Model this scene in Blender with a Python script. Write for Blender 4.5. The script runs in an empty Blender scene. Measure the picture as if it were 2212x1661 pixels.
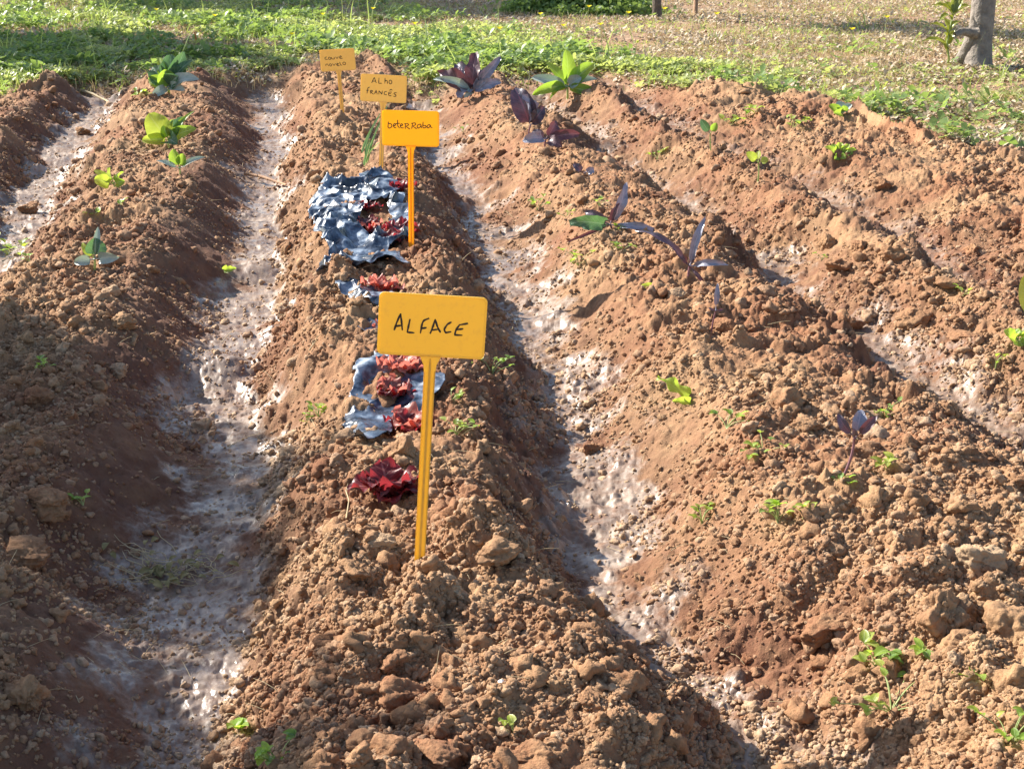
import bpy, bmesh, math, random
import numpy as np
from mathutils import Vector, Matrix
rng = np.random.default_rng(7)
random.seed(7)
SC = bpy.context.scene
COL = SC.collection

# ------------------------------------------------------------------ camera
CAM_H, PITCH, F, CX, CY = 0.897, math.radians(19.54), 3000.0, 1106.0, 830.5
cam_d = bpy.data.cameras.new("Camera")
cam = bpy.data.objects.new("Camera", cam_d)
COL.objects.link(cam)
cam.location = (0, 0, CAM_H)
cam.rotation_euler = (math.pi/2 - PITCH, 0, 0)
cam_d.sensor_width = 36.0
cam_d.lens = 36.0*F/2212.0
cam_d.clip_start = 0.05
cam_d.clip_end = 2000
SC.camera = cam

# ------------------------------------------------------------------ sky, sun
SUN_EL = math.radians(34)
sd = np.array([-0.85, 0.53]); sd /= np.linalg.norm(sd)
SUN = Vector((sd[0]*math.cos(SUN_EL), sd[1]*math.cos(SUN_EL), math.sin(SUN_EL)))
w = bpy.data.worlds.new("World"); SC.world = w; w.use_nodes = True
nt = w.node_tree; bg = nt.nodes["Background"]
sky = nt.nodes.new("ShaderNodeTexSky"); sky.sky_type = 'NISHITA'; sky.sun_disc = False
sky.sun_elevation = SUN_EL
sky.sun_rotation = math.atan2(SUN.x, SUN.y)
nt.links.new(sky.outputs[0], bg.inputs[0]); bg.inputs[1].default_value = 0.092
sl = bpy.data.lights.new("Sun", 'SUN'); sl.energy = 5.0; sl.angle = math.radians(0.5); sl.color = (1.0, 0.93, 0.83)
so = bpy.data.objects.new("Sun", sl); COL.objects.link(so)
so.rotation_euler = SUN.to_track_quat('Z', 'Y').to_euler()
so.location = (-5, 5, 8)
SC.view_settings.view_transform = 'Standard'; SC.view_settings.look = 'None'
SC.view_settings.exposure = 1.32; SC.view_settings.gamma = 1.0
SC.render.engine = 'CYCLES'
SC.cycles.max_bounces = 6; SC.cycles.transparent_max_bounces = 6

# ------------------------------------------------------------------ geometry from the camera
sP, cP = math.sin(PITCH), math.cos(PITCH)
def ray(px, py):
    a, b = (px-CX)/F, -(py-CY)/F
    return np.array([a, cP + b*sP, -sP + b*cP])
def bp(px, py, z=0.0):            # point on plane z
    d = ray(px, py); t = (z-CAM_H)/d[2]
    return np.array([0, 0, CAM_H]) + d*t
def P(px, py, Y):                 # point at distance Y in front
    d = ray(px, py); t = Y/d[1]
    return np.array([0, 0, CAM_H]) + d*t
def pxm(Y):                       # metres per pixel of the 2212-wide picture at distance Y
    return Y/cP/F*0.97

# ------------------------------------------------------------------ noise in numpy
def h2(ix, iy, s):
    n = (ix.astype(np.int64)*374761393 + iy.astype(np.int64)*668265263 + s*1274126177) & 0xffffffff
    n = ((n ^ (n >> 13))*1274126177) & 0xffffffff
    n = ((n ^ (n >> 16))*2246822519) & 0xffffffff
    n = n ^ (n >> 15)
    return (n & 0xffffff).astype(np.float64)/float(0x1000000)
def vn(x, y, s=0):                # value noise 0..1
    ix, iy = np.floor(x), np.floor(y); fx, fy = x-ix, y-iy
    fx = fx*fx*(3-2*fx); fy = fy*fy*(3-2*fy)
    a, b = h2(ix, iy, s), h2(ix+1, iy, s); c, d = h2(ix, iy+1, s), h2(ix+1, iy+1, s)
    return (a*(1-fx)+b*fx)*(1-fy) + (c*(1-fx)+d*fx)*fy
def fbm(x, y, s=0, o=3):
    t = 0; a = 0.5; n = 0
    for k in range(o):
        t = t + a*vn(x*(1.97**k)+k*3.7, y*(2.03**k)-k*5.1, s+k*17); n += a; a *= 0.5
    return t/n
def lumps(x, y, cell, s, dens):   # field of rounded irregular lumps, height in metres
    wx = x + (vn(x/cell*1.7, y/cell*1.7, s+5)-.5)*cell*.5
    wy = y + (vn(x/cell*1.7+9, y/cell*1.7, s+6)-.5)*cell*.5
    gx, gy = wx/cell, wy/cell
    ix, iy = np.floor(gx), np.floor(gy)
    out = np.zeros_like(gx)
    for i in (-1, 0, 1):
        for j in (-1, 0, 1):
            cx, cy = ix+i, iy+j
            jx, jy = cx+h2(cx, cy, s), cy+h2(cx, cy, s+1)
            r = 0.22+0.5*h2(cx, cy, s+2)**2
            a = h2(cx, cy, s+3)*math.pi; e = 0.7+0.6*h2(cx, cy, s+8)
            dx, dy = gx-jx, gy-jy
            u = (dx*np.cos(a)+dy*np.sin(a))*e; v = (-dx*np.sin(a)+dy*np.cos(a))/e
            q = 1-(u*u+v*v)/(r*r)
            hh = np.sqrt(np.clip(q, 0, 1))*r*(0.6+0.5*h2(cx, cy, s+4))
            hh = np.where(h2(cx, cy, s+7) < dens, hh, 0)
            out = np.maximum(out, hh)
    return out*cell
def sst(t):
    t = np.clip(t, 0, 1); return t*t*(3-2*t)

# ------------------------------------------------------------------ terrain
D = 0.15
def line(pts, z=-D):
    w_ = np.array([bp(a, b, z)[:2] for a, b in pts]); w_ = w_[np.argsort(w_[:, 1])]
    d0 = np.array([-0.13, 1.0])
    first = w_[0] - d0*(w_[0, 1]+3); last = w_[-1] + d0*np.array([1, 1])*(30-w_[-1, 1])
    return np.vstack([first, w_, last])
L1 = line([(330,1640),(395,1480),(440,1280),(475,1050),(498,850),(530,700),(560,560),(585,430),(592,330),(582,250),(575,190)])
L2 = line([(1545,1640),(1425,1450),(1300,1200),(1220,1000),(1155,820),(1092,640),(1042,520),(990,410),(950,340),(925,290),(905,240)])
L3 = line([(2350,1120),(2212,1020),(1960,860),(1730,680),(1600,570),(1500,480),(1400,420),(1302,357),(1224,289),(1154,237),(1110,200)])
L4 = line([(2300,760),(2114,636),(1924,516),(1820,464),(1650,385),(1550,340),(1430,285),(1350,220)], -0.1)
L0 = line([(-80,640),(0,560),(60,460),(115,380),(170,300),(215,245),(235,205),(240,190)], -0.14)
Lm = L0 + np.array([-0.85, 0]); L5 = L4 + np.array([0.95, 0.1])
FUR = [Lm, L0, L1, L2, L3, L4, L5]
DEP = [0.11, 0.115, 0.14, 0.135, 0.12, 0.08, 0.03]
ROU = [(.7,.7),(.8,.8),(.25,.9),(.75,.42),(.85,.7),(.9,.8),(.9,.9)]    # how crumbly the left and right bank are
SIL = [1.0, 1.1, 1.15, 1.0, .8, .5, .1]                                 # how much silt lies in it
WID = [.03, .032, .026, .014, .012, .012, .01]
WL = [.17, .18, .26, .19, .16, .16, .17]
WR = [.25, .25, .20, .30, .27, .27, .27]
def fx(i, y):
    L = FUR[i]; return np.interp(y, L[:, 1], L[:, 0])
EDGE = np.array([bp(a, b, 0)[:2] for a, b in [(0,212),(130,168),(450,160),(600,150),(800,126),(900,168),(1100,160),(1300,155),(1400,180),(1550,190),(1800,215),(1950,290),(2212,322),(2500,370)]])
EDGE = np.vstack([[-8, EDGE[0, 1]-.3], [EDGE[0, 0]-.4, EDGE[0, 1]], EDGE, [7, EDGE[-1, 1]-1.2]])
EO = np.argsort(EDGE[:, 0]); EDGE = EDGE[EO]
def edge_d(x, y):                 # >0 beyond the plot
    return y - np.interp(x, EDGE[:, 0], EDGE[:, 1]) + (fbm(x*2.2, y*2.2, 91)-.5)*0.35
BUMPS = []
def bump(px, py, r, h, z=0.0):
    q = bp(px, py, z); BUMPS.append((q[0], q[1], r, h))
for b in [(690,745,.10,.05),(700,610,.10,.03),(850,900,.09,-.035),(845,1080,.06,-.03),(790,490,.12,-.02),(850,700,.07,-.03),
          (760,660,.05,-.02),(640,1010,.1,.02),(1000,1000,.14,.015),(820,300,.13,-.01),(1100,1200,.13,.02)]: bump(*b)
bump(490, 810, .075, .04, -D); bump(560, 600, .09, .03, -D); bump(1140, 600, .06, .02, -D)
bump(90, 1060, .1, .02); bump(240, 480, .06, -.05); bump(1290, 350, .1, .06, -D); bump(1120, 250, .1, .0, -D)
def base(x, y):
    """height without lumps, silt mask, roughness mask"""
    wob = (fbm(x*2.6, y*2.6, 11)-.5)*0.15 + (fbm(x*9, y*9, 12)-.5)*0.05
    z = np.zeros_like(x); silt = np.zeros_like(x); rough = np.ones_like(x)
    first = True
    damp_shade = np.zeros_like(x); dep = np.zeros_like(x)
    for i in range(7):
        d = x - fx(i, y) + wob
        hb = WID[i] + 0.06*(fbm(y*2.5+i*7, x*0, 20+i)-.4)
        wl, wr = WL[i], WR[i]       # bank on the left of the furrow is steep, the sunny one gentle
        t = np.where(d < 0, (-d-hb)/wl, (d-hb)/wr)
        s = sst(t)
        cur = DEP[i]*(1-s)
        dep = np.maximum(dep, cur) if not first else cur
        first = False
        damp_shade = np.maximum(damp_shade, np.where(d < 0, 1.0*sst(1.4-t*.9), .7*sst(1.1-t*1.1)))  # moist soil by the furrow plus painted shade, strongest on left banks
        fl = SIL[i]
        silt = np.maximum(silt, fl*sst(.98 - t*2.4 - (fbm(x*11, y*11, 31)-.5)*2.4))
        # smooth banks
        sm = np.where(d < 0, sst(1.35-t*0.9)*(1-ROU[i][0]), sst(1.15-t*0.85)*(1-ROU[i][1]))
        sm = np.maximum(sm, .9*sst(.9-t*4))
        rough = np.minimum(rough, 1-sm)
    e = edge_d(x, y)
    k = sst(e/0.4+0.45)
    z = -dep*(1-k)
    silt = silt*(1-sst(e/0.15+.9)); 
    rough = rough*(1-k)+0.4*k
    # berm of dug soil along the edge
    z = z + 0.045*np.exp(-((e+0.16)/0.16)**2)*sst((fbm(x*4, y*4, 41)-.4)*4) - 0.02*k
    z = z + (fbm(x*2.3, y*2.3, 51)-.5)*0.05*(1-.5*k) + (fbm(x*7, y*7, 52, 3)-.5)*0.045*(0.35+rough*.9)*(1-k*.4)
    for bx, by, r, h in BUMPS:
        z = z + h*np.exp(-((x-bx)**2+(y-by)**2)/(r*r))
    # far slope is flat; near the camera the furrows carry on
    patch = sst((fbm(x*5.5+3, y*4.2, 61, 2)-.36)/.22)
    rough = rough*(0.55+.45*patch)
    DAMP_SHADE[0] = damp_shade*(1-k)
    return z, np.clip(silt, 0, 1), np.clip(rough, 0, 1), k
DAMP_SHADE = [None]
def height(x, y, detail=True):
    x = np.atleast_1d(np.asarray(x, float)); y = np.atleast_1d(np.asarray(y, float))
    z, silt, rough, k = base(x, y)
    if detail:
        near = np.clip(1.3-y/12, .15, 1)
        z = z + lumps(x, y, .11, 91, .45)*0.45*rough*near + lumps(x, y, .06, 101, .6)*0.6*rough*near
        z = z + lumps(x, y, .034, 131, .75)*0.7*(0.06+rough)*near
        z = z + lumps(x, y, .016, 161, .8)*0.75*(0.26+rough*.85)
        z = z + (fbm(x*55, y*55, 171, 2)-.5)*0.012*(0.5+rough)
        z = z + (fbm(x*160, y*160, 181, 2)-.5)*0.0035*(0.5+rough)
        # drip pits and cracks on the silt
        z = z - silt*lumps(x+7, y, .03, 191, .35)*0.35
    return z, silt, rough, k
def Hz(x, y, detail=True): return float(height(x, y, detail)[0][0])
def hit(px, py, lift=0.0):
    """where the view ray of a picture point meets the soil"""
    d = ray(px, py); ts = np.linspace(1.0, 14.0, 2600)
    X, Y, Z = d[0]*ts, d[1]*ts, CAM_H+d[2]*ts
    zz = height(X, Y, False)[0] + 0.006
    idx = np.nonzero(Z < zz)[0]
    i = idx[0] if len(idx) else -1
    return np.array([X[i], Y[i], zz[i]+lift])

# ------------------------------------------------------------------ mesh helpers
def mesh_from(name, V, Fc, mat=None, smooth=True, uv=None, attrs=None):
    V = np.asarray(V, np.float32); Fc = np.asarray(Fc, np.int32)
    me = bpy.data.meshes.new(name)
    nf, k = Fc.shape
    me.vertices.add(len(V)); me.vertices.foreach_set("co", V.ravel())
    me.loops.add(nf*k); me.loops.foreach_set("vertex_index", Fc.ravel())
    me.polygons.add(nf); me.polygons.foreach_set("loop_start", np.arange(0, nf*k, k, dtype=np.int32))
    me.polygons.foreach_set("loop_total", np.full(nf, k, np.int32))
    me.polygons.foreach_set("use_smooth", np.full(nf, smooth))
    if uv is not None:
        ul = me.uv_layers.new(name="UVMap"); ul.data.foreach_set("uv", np.asarray(uv, np.float32)[Fc.ravel()].ravel())
    for an, av in (attrs or {}).items():
        a = me.attributes.new(an, 'FLOAT', 'POINT'); a.data.foreach_set("value", np.asarray(av, np.float32))
    me.update(calc_edges=True)
    if mat: me.materials.append(mat)
    return me
def link(name, me, parent=None, loc=None):
    o = bpy.data.objects.new(name, me); COL.objects.link(o)
    if loc is not None: o.location = loc
    if parent: o.parent = parent
    return o
def tag(o, label=None, cat=None, group=None, kind=None):
    if label: o['label'] = label
    if cat: o['category'] = cat
    if group: o['group'] = group
    if kind: o['kind'] = kind
    return o
def thing(name, label, cat, loc, group=None):
    o = bpy.data.objects.new(name, None); COL.objects.link(o); o.location = [float(c) for c in loc]
    o.empty_display_size = 0.02
    return tag(o, label, cat, group)
class MB:
    def __init__(s): s.v = []; s.f = []; s.uv = []; s.n = 0
    def add(s, V, Q, uv=None):
        V = np.asarray(V, float); Q = np.asarray(Q, int)
        s.v.append(V); s.f.append(Q+s.n); s.n += len(V)
        s.uv.append(np.asarray(uv, float) if uv is not None else np.zeros((len(V), 2)))
    def grid(s, G, uv=None):
        n, m = G.shape[:2]; i = np.arange(n*m).reshape(n, m)
        q = np.stack([i[:-1, :-1], i[1:, :-1], i[1:, 1:], i[:-1, 1:]], -1).reshape(-1, 4)
        s.add(G.reshape(-1, 3), q, uv)
    def build(s, name, mat, parent=None, origin=(0, 0, 0), smooth=True):
        V = np.concatenate(s.v) - np.asarray(origin, float); Q = np.concatenate(s.f)
        return link(name, mesh_from(name, V, Q, mat, smooth, np.concatenate(s.uv)), parent)
def unit(v): return v/(np.linalg.norm(v)+1e-12)
def bez(a, b, c, n):
    t = np.linspace(0, 1, n)[:, None]; return (1-t)**2*a + 2*t*(1-t)*b + t*t*c
def tube(mb, pts, r0, r1, seg=8, cap=True):
    pts = np.asarray(pts, float); n = len(pts)
    T = np.gradient(pts, axis=0); T /= np.linalg.norm(T, axis=1)[:, None]+1e-12
    up = np.array([0.31, 0.95, 0.1]); R = np.linspace(r0, r1, n) if np.isscalar(r0) else np.asarray(r0)
    a = np.linspace(0, 2*math.pi, seg, endpoint=False)
    U = np.cross(T, up); U /= np.linalg.norm(U, axis=1)[:, None]+1e-12; W = np.cross(T, U)
    G = pts[:, None]+R[:, None, None]*(np.cos(a)[None, :, None]*U[:, None]+np.sin(a)[None, :, None]*W[:, None])
    i = np.arange(n*seg).reshape(n, seg); j = np.roll(i, -1, 1)
    q = np.stack([i[:-1], i[1:], j[1:], j[:-1]], -1).reshape(-1, 4)
    V = G.reshape(-1, 3)
    if cap:
        V = np.vstack([V, pts[:1], pts[-1:]]); c0, c1 = n*seg, n*seg+1
        q = np.vstack([q, np.stack([i[0], j[0], np.full(seg, c0), np.full(seg, c0)], -1)[:, [0, 1, 2, 2]] if False else np.stack([j[0], i[0], np.full(seg, c0), j[0]], -1)[:0], q[:0]])
        # fans as quads over pairs of segments
        h = seg//2
        q0 = [[i[0][(2*k+2) % seg], i[0][(2*k+1) % seg], i[0][2*k], c0] for k in range(h)]
        q1 = [[i[-1][2*k], i[-1][(2*k+1) % seg], i[-1][(2*k+2) % seg], c1] for k in range(h)]
        q = np.vstack([q, q0, q1])
    mb.add(V, q)
def leaf(mb, a, c, width, bend=0.15, nrm=(0, -0.3, 1), cup=0.15, ruf=0.0, rn=5, shape=(0.9, 0.8), n=12, m=7, ph=0.0, twist=0.0):
    a, c = np.asarray(a, float), np.asarray(c, float); L = np.linalg.norm(c-a)
    nrm = unit(np.asarray(nrm, float))
    ax = unit(c-a); nr = unit(nrm-ax*np.dot(nrm, ax)+1e-6)
    M = bez(a, (a+c)/2+nr*bend*L*2, c, n)
    T = np.gradient(M, axis=0); T /= np.linalg.norm(T, axis=1)[:, None]
    S = np.cross(T, nr); S /= np.linalg.norm(S, axis=1)[:, None]; N = np.cross(S, T)
    t = np.linspace(0, 1, n)
    if twist:
        an = twist*t; S2 = S*np.cos(an)[:, None]+N*np.sin(an)[:, None]; N = np.cross(S2, T); S = S2
    wd = np.sin(math.pi*np.clip(t, 0, 1)**shape[0])**shape[1]; wd = np.maximum(wd, 0.03)*width/2
    s = np.linspace(-1, 1, m)
    G = M[:, None]+(wd[:, None]*s[None])[:, :, None]*S[:, None]
    lift = cup*width*(s[None]**2)*(wd/(width/2))[:, None]
    if ruf:
        lift = lift + ruf*width*(np.abs(s)**2.5)[None]*np.sin(t[:, None]*rn*2*math.pi+ph+np.sign(s)[None]*1.3)
        lift = lift + ruf*.3*width*(s**2)[None]*np.sin(t[:, None]*rn*5.1+ph*3)
    G = G+lift[:, :, None]*N[:, None]
    uv = np.stack(np.broadcast_arrays((s[None]+1)/2, t[:, None]), -1).reshape(-1, 2)
    mb.grid(G, uv)

# ------------------------------------------------------------------ materials
def newmat(name):
    m = bpy.data.materials.new(name); m.use_nodes = True
    return m, m.node_tree, m.node_tree.nodes["Principled BSDF"]
def N(t, ty, **kw):
    n = t.nodes.new(ty)
    for k, v in kw.items(): setattr(n, k, v)
    return n
def ramp(t, fac, stops):
    r = N(t, "ShaderNodeValToRGB"); e = r.color_ramp.elements
    e[0].position, e[0].color = stops[0][0], (*stops[0][1], 1)
    e[1].position, e[1].color = stops[-1][0], (*stops[-1][1], 1)
    for p, c in stops[1:-1]:
        x = e.new(p); x.color = (*c, 1)
    t.links.new(fac, r.inputs[0]); return r.outputs[0]
def noise(t, sc, det=4, ro=.6, vec=None):
    n = N(t, "ShaderNodeTexNoise"); n.inputs["Scale"].default_value = sc; n.inputs["Detail"].default_value = det
    n.inputs["Roughness"].default_value = ro
    if vec is not None: t.links.new(vec, n.inputs["Vector"])
    return n.outputs["Fac"]
def mix(t, f, a, b):
    m = N(t, "ShaderNodeMix", data_type='RGBA')
    for s, v in (("Factor", f), ("A", a), ("B", b)):
        k = [i for i in m.inputs if i.name == s and (s == "Factor" and i.type == 'VALUE' or s != "Factor" and i.type == 'RGBA')][0]
        if hasattr(v, "is_linked"): t.links.new(v, k)
        else: k.default_value = v if s == "Factor" else (*v, 1)
    return [o for o in m.outputs if o.type == 'RGBA'][0]
def math_(t, op, a, b=None, clamp=False):
    m = N(t, "ShaderNodeMath", operation=op, use_clamp=clamp)
    for i, v in enumerate((a, b)):
        if v is None: continue
        if hasattr(v, "is_linked"): t.links.new(v, m.inputs[i])
        else: m.inputs[i].default_value = v
    return m.outputs[0]
def soil_colour(t, vec):
    big = noise(t, 2.2, 4, .6, vec); mid = noise(t, 19, 5, .65, vec); fine = noise(t, 140, 3, .6, vec)
    c1 = ramp(t, mid, [(.34, (.15, .065, .034)), (.5, (.29, .150, .076)), (.66, (.44, .275, .145))])
    c2 = ramp(t, fine, [(.32, (.12, .048, .026)), (.55, (.31, .150, .072)), (.75, (.52, .32, .17))])
    c = mix(t, .45, c1, c2)
    c3 = ramp(t, big, [(.40, (.22, .088, .044)), (.60, (.46, .31, .165))])
    return mix(t, .35, c, c3), mid, fine
def make_soil():
    m, t, b = newmat("soil")
    g = N(t, "ShaderNodeNewGeometry"); vec = g.outputs["Position"]
    col, mid, fine = soil_colour(t, vec)
    si = N(t, "ShaderNodeAttribute", attribute_name="silt").outputs["Fac"]
    gr = N(t, "ShaderNodeAttribute", attribute_name="grassy").outputs["Fac"]
    s1 = noise(t, 9, 5, .65, vec); s2 = noise(t, 45, 4, .7, vec)
    silt = ramp(t, s1, [(.38, (.10, .062, .042)), (.54, (.21, .145, .10)), (.72, (.42, .335, .26))])
    silt = mix(t, .35, silt, ramp(t, s2, [(.35, (.12, .07, .05)), (.64, (.36, .275, .20))]))
    dm = N(t, "ShaderNodeAttribute", attribute_name="damp_shade").outputs["Fac"]
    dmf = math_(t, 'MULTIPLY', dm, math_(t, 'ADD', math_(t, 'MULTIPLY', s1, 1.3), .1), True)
    col = mix(t, dmf, col, (.115, .052, .034))  # dark red tint: moisture and bank shade put into the soil colour
    f2 = math_(t, 'ADD', math_(t, 'MULTIPLY', si, math_(t, 'ADD', math_(t, 'MULTIPLY', s1, 1.7), .2)), math_(t, 'MULTIPLY', math_(t, 'SUBTRACT', s2, .58), 2.2), True)
    f2 = math_(t, 'MULTIPLY', f2, math_(t, 'GREATER_THAN', si, .02))
    col = mix(t, f2, col, silt)
    gcol = ramp(t, mid, [(.35, (.18, .11, .07)), (.55, (.37, .26, .175)), (.7, (.52, .41, .30))])
    col = mix(t, math_(t, 'MULTIPLY', gr, .85), col, gcol)
    t.links.new(col, b.inputs["Base Color"])
    wet = ramp(t, noise(t, 12, 4, .7, vec), [(.40, (.6,)*3), (.56, (.2,)*3)])
    r = mix(t, f2, (.95,)*3, wet)
    t.links.new(r, b.inputs["Roughness"])
    t.links.new(math_(t, 'ADD', math_(t, 'MULTIPLY', f2, .5), .3), b.inputs["Specular IOR Level"])
    bu = N(t, "ShaderNodeBump"); t.links.new(math_(t, 'SUBTRACT', .85, math_(t, 'MULTIPLY', f2, .65)), bu.inputs["Strength"]); bu.inputs["Distance"].default_value = .004
    t.links.new(noise(t, 260, 4, .7, vec), bu.inputs["Height"])
    t.links.new(bu.outputs[0], b.inputs["Normal"])
    return m
def make_clodmat(name, tint=None, amt=0.0):
    m, t, b = newmat(name)
    g = N(t, "ShaderNodeNewGeometry"); vec = g.outputs["Position"]
    col, mid, fine = soil_colour(t, vec)
    if tint: col = mix(t, amt, col, tint)
    if name == "clod_crumbs":
        v = N(t, "ShaderNodeAttribute", attribute_name="tone").outputs["Fac"]
        col = mix(t, v, col, ramp(t, fine, [(.3, (.38, .25, .15)), (.7, (.58, .44, .30))]))
    t.links.new(col, b.inputs["Base Color"]); b.inputs["Roughness"].default_value = .95
    b.inputs["Specular IOR Level"].default_value = .3
    bu = N(t, "ShaderNodeBump"); bu.inputs["Strength"].default_value = .9; bu.inputs["Distance"].default_value = .004
    t.links.new(noise(t, 240, 4, .7, vec), bu.inputs["Height"]); t.links.new(bu.outputs[0], b.inputs["Normal"])
    return m
def make_leafmat(name, c1, c2, rib, trans=(.3, .5, .08), tf=.35, rough=.42, spec=.5, sc=60):
    m, t, b = newmat(name)
    tc = N(t, "ShaderNodeTexCoord"); geo = N(t, "ShaderNodeNewGeometry")
    n1 = noise(t, sc, 3, .6, geo.outputs["Position"])
    col = ramp(t, n1, [(.35, c1), (.68, c2)])
    sx = N(t, "ShaderNodeSeparateXYZ"); t.links.new(tc.outputs["UV"], sx.inputs[0])
    d = math_(t, 'ABSOLUTE', math_(t, 'SUBTRACT', sx.outputs[0], .5))
    midrib = math_(t, 'LESS_THAN', d, .035)
    # side veins: slanted stripes
    ph = math_(t, 'MULTIPLY', math_(t, 'SUBTRACT', sx.outputs[1], math_(t, 'MULTIPLY', d, .5)), 44)
    vein = math_(t, 'MULTIPLY', math_(t, 'GREATER_THAN', math_(t, 'SINE', ph), .93), .45)
    f = math_(t, 'MAXIMUM', math_(t, 'MULTIPLY', midrib, .8), vein)
    col = mix(t, f, col, rib)
    t.links.new(col, b.inputs["Base Color"]); b.inputs["Roughness"].default_value = rough
    b.inputs["Specular IOR Level"].default_value = spec
    tr = N(t, "ShaderNodeBsdfTranslucent"); tr.inputs[0].default_value = (*trans, 1)
    ms = N(t, "ShaderNodeMixShader"); ms.inputs[0].default_value = tf
    out = t.nodes["Material Output"]
    t.links.new(b.outputs[0], ms.inputs[1]); t.links.new(tr.outputs[0], ms.inputs[2]); t.links.new(ms.outputs[0], out.inputs[0])
    bu = N(t, "ShaderNodeBump"); bu.inputs["Strength"].default_value = .4; bu.inputs["Distance"].default_value = .002
    t.links.new(math_(t, 'ADD', math_(t, 'MULTIPLY', n1, 1.5), math_(t, 'MULTIPLY', f, -1)), bu.inputs["Height"]); t.links.new(bu.outputs[0], b.inputs["Normal"])
    return m
def make_plain(name, col, rough=.7, col2=None, sc=40, trans=None, tf=.3, bump=0, spec=.4):
    m, t, b = newmat(name); geo = N(t, "ShaderNodeNewGeometry")
    n1 = noise(t, sc, 4, .6, geo.outputs["Position"])
    t.links.new(ramp(t, n1, [(.35, col), (.65, col2 or col)]), b.inputs["Base Color"])
    b.inputs["Roughness"].default_value = rough; b.inputs["Specular IOR Level"].default_value = spec
    if bump:
        bu = N(t, "ShaderNodeBump"); bu.inputs["Distance"].default_value = bump
        t.links.new(n1, bu.inputs["Height"]); t.links.new(bu.outputs[0], b.inputs["Normal"])
    if trans:
        tr = N(t, "ShaderNodeBsdfTranslucent"); tr.inputs[0].default_value = (*trans, 1)
        ms = N(t, "ShaderNodeMixShader"); ms.inputs[0].default_value = tf
        t.links.new(b.outputs[0], ms.inputs[1]); t.links.new(tr.outputs[0], ms.inputs[2]); t.links.new(ms.outputs[0], t.nodes["Material Output"].inputs[0])
    return m
M = {}
M['soil'] = make_soil()
M['crumb'] = make_clodmat("clod_crumbs")
M['clod'] = make_clodmat("clod_earth")
M['stone'] = make_clodmat("pale_stone", (.48, .35, .22), .55)
M['white'] = make_plain("white_stone", (.7, .66, .6), .6, (.8, .78, .74))
M['signa'] = make_plain("yellow_plastic", (.86, .60, .11), .38, (.88, .63, .115), 8, (.98, .71, .11), .42)
M['signb'] = make_plain("orange_plastic", (.95, .57, .07), .35, (.97, .59, .075), 8, (1.0, .64, .07), .68)
M['signc'] = make_plain("dusty_plastic", (.76, .57, .23), .5, (.82, .61, .25), 30, (.95, .70, .18), .42)
def add_dust(m):
    t = m.node_tree; b = t.nodes["Principled BSDF"]; src = b.inputs["Base Color"].links[0].from_socket
    g = N(t, "ShaderNodeTexCoord"); sx = N(t, "ShaderNodeSeparateXYZ"); t.links.new(g.outputs["Object"], sx.inputs[0])
    n1 = noise(t, 90, 4, .7, g.outputs["Object"]); n2 = noise(t, 420, 3, .7, g.outputs["Object"])
    f = math_(t, 'MULTIPLY', math_(t, 'SUBTRACT', n1, .52), 1.6, True)
    sp = math_(t, 'MULTIPLY', math_(t, 'GREATER_THAN', n2, .70), .6)
    t.links.new(mix(t, math_(t, 'MAXIMUM', f, sp), src, (.50, .30, .15)), b.inputs["Base Color"])
for k_ in ('signa', 'signb', 'signc'): add_dust(M[k_])
M['ink'] = make_plain("marker_ink", (.02, .018, .015), .5, (.04, .035, .03))
M['green'] = make_leafmat("young_green_leaf", (.10, .20, .03), (.17, .30, .045), (.42, .52, .25), (.42, .62, .06), .45)
M['yellow'] = make_leafmat("yellowing_leaf", (.22, .30, .045), (.34, .38, .05), (.5, .52, .25), (.55, .68, .08), .45)
M['cabbage'] = make_leafmat("blue_green_leaf", (.045, .10, .055), (.08, .16, .085), (.30, .38, .28), (.16, .33, .10), .25, .35)
M['pale'] = make_leafmat("pale_waxy_leaf", (.30, .38, .34), (.42, .48, .44), (.55, .58, .5), (.3, .4, .25), .2, .35)
M['purple'] = make_leafmat("purple_leaf", (.055, .055, .075), (.12, .11, .14), (.28, .13, .18), (.16, .05, .07), .12, .32, .6)
M['purpleblue'] = make_leafmat("waxy_purple_blue_leaf", (.20, .22, .28), (.32, .33, .40), (.45, .38, .45), (.14, .07, .1), .1, .32, .6)
M['maroon'] = make_leafmat("maroon_leaf", (.085, .05, .06), (.14, .085, .10), (.28, .16, .17), (.22, .06, .07), .18, .42)
M['lettuce'] = make_leafmat("red_lettuce_leaf", (.065, .016, .02), (.17, .03, .035), (.4, .16, .14), (.42, .04, .05), .35, .4, .4)
M['lettucep'] = make_leafmat("pink_lettuce_leaf", (.30, .09, .075), (.44, .17, .13), (.6, .4, .3), (.75, .22, .16), .45, .42, .4)
M['stemp'] = make_plain("purple_stem", (.16, .06, .08), .45, (.24, .12, .13))
M['stemg'] = make_plain("green_stem", (.35, .42, .16), .5, (.45, .50, .22), trans=(.5, .6, .1), tf=.3)
M['weed'] = make_leafmat("weed_leaf", (.20, .34, .05), (.32, .46, .08), (.45, .55, .2), (.6, .8, .08), .5)
M['sucker0'] = make_leafmat('olive_leaf', (.16, .17, .03), (.24, .23, .05), (.4, .4, .15), (.3, .3, .04), .3)
M['deadleaf'] = make_plain('dead_leaf', (.16, .14, .05), .7, (.34, .28, .12), 60, (.3, .25, .08), .2)
M['leek'] = make_plain("leek_leaf", (.12, .22, .10), .4, (.22, .32, .18), 30, (.25, .45, .12), .3)
M['straw'] = make_plain("dry_straw", (.48, .38, .22), .7, (.62, .52, .32), 30, (.6, .45, .2), .25)
M['bark'] = make_plain("grey_bark", (.16, .135, .115), .9, (.27, .235, .20), 22, bump=.02)
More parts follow.
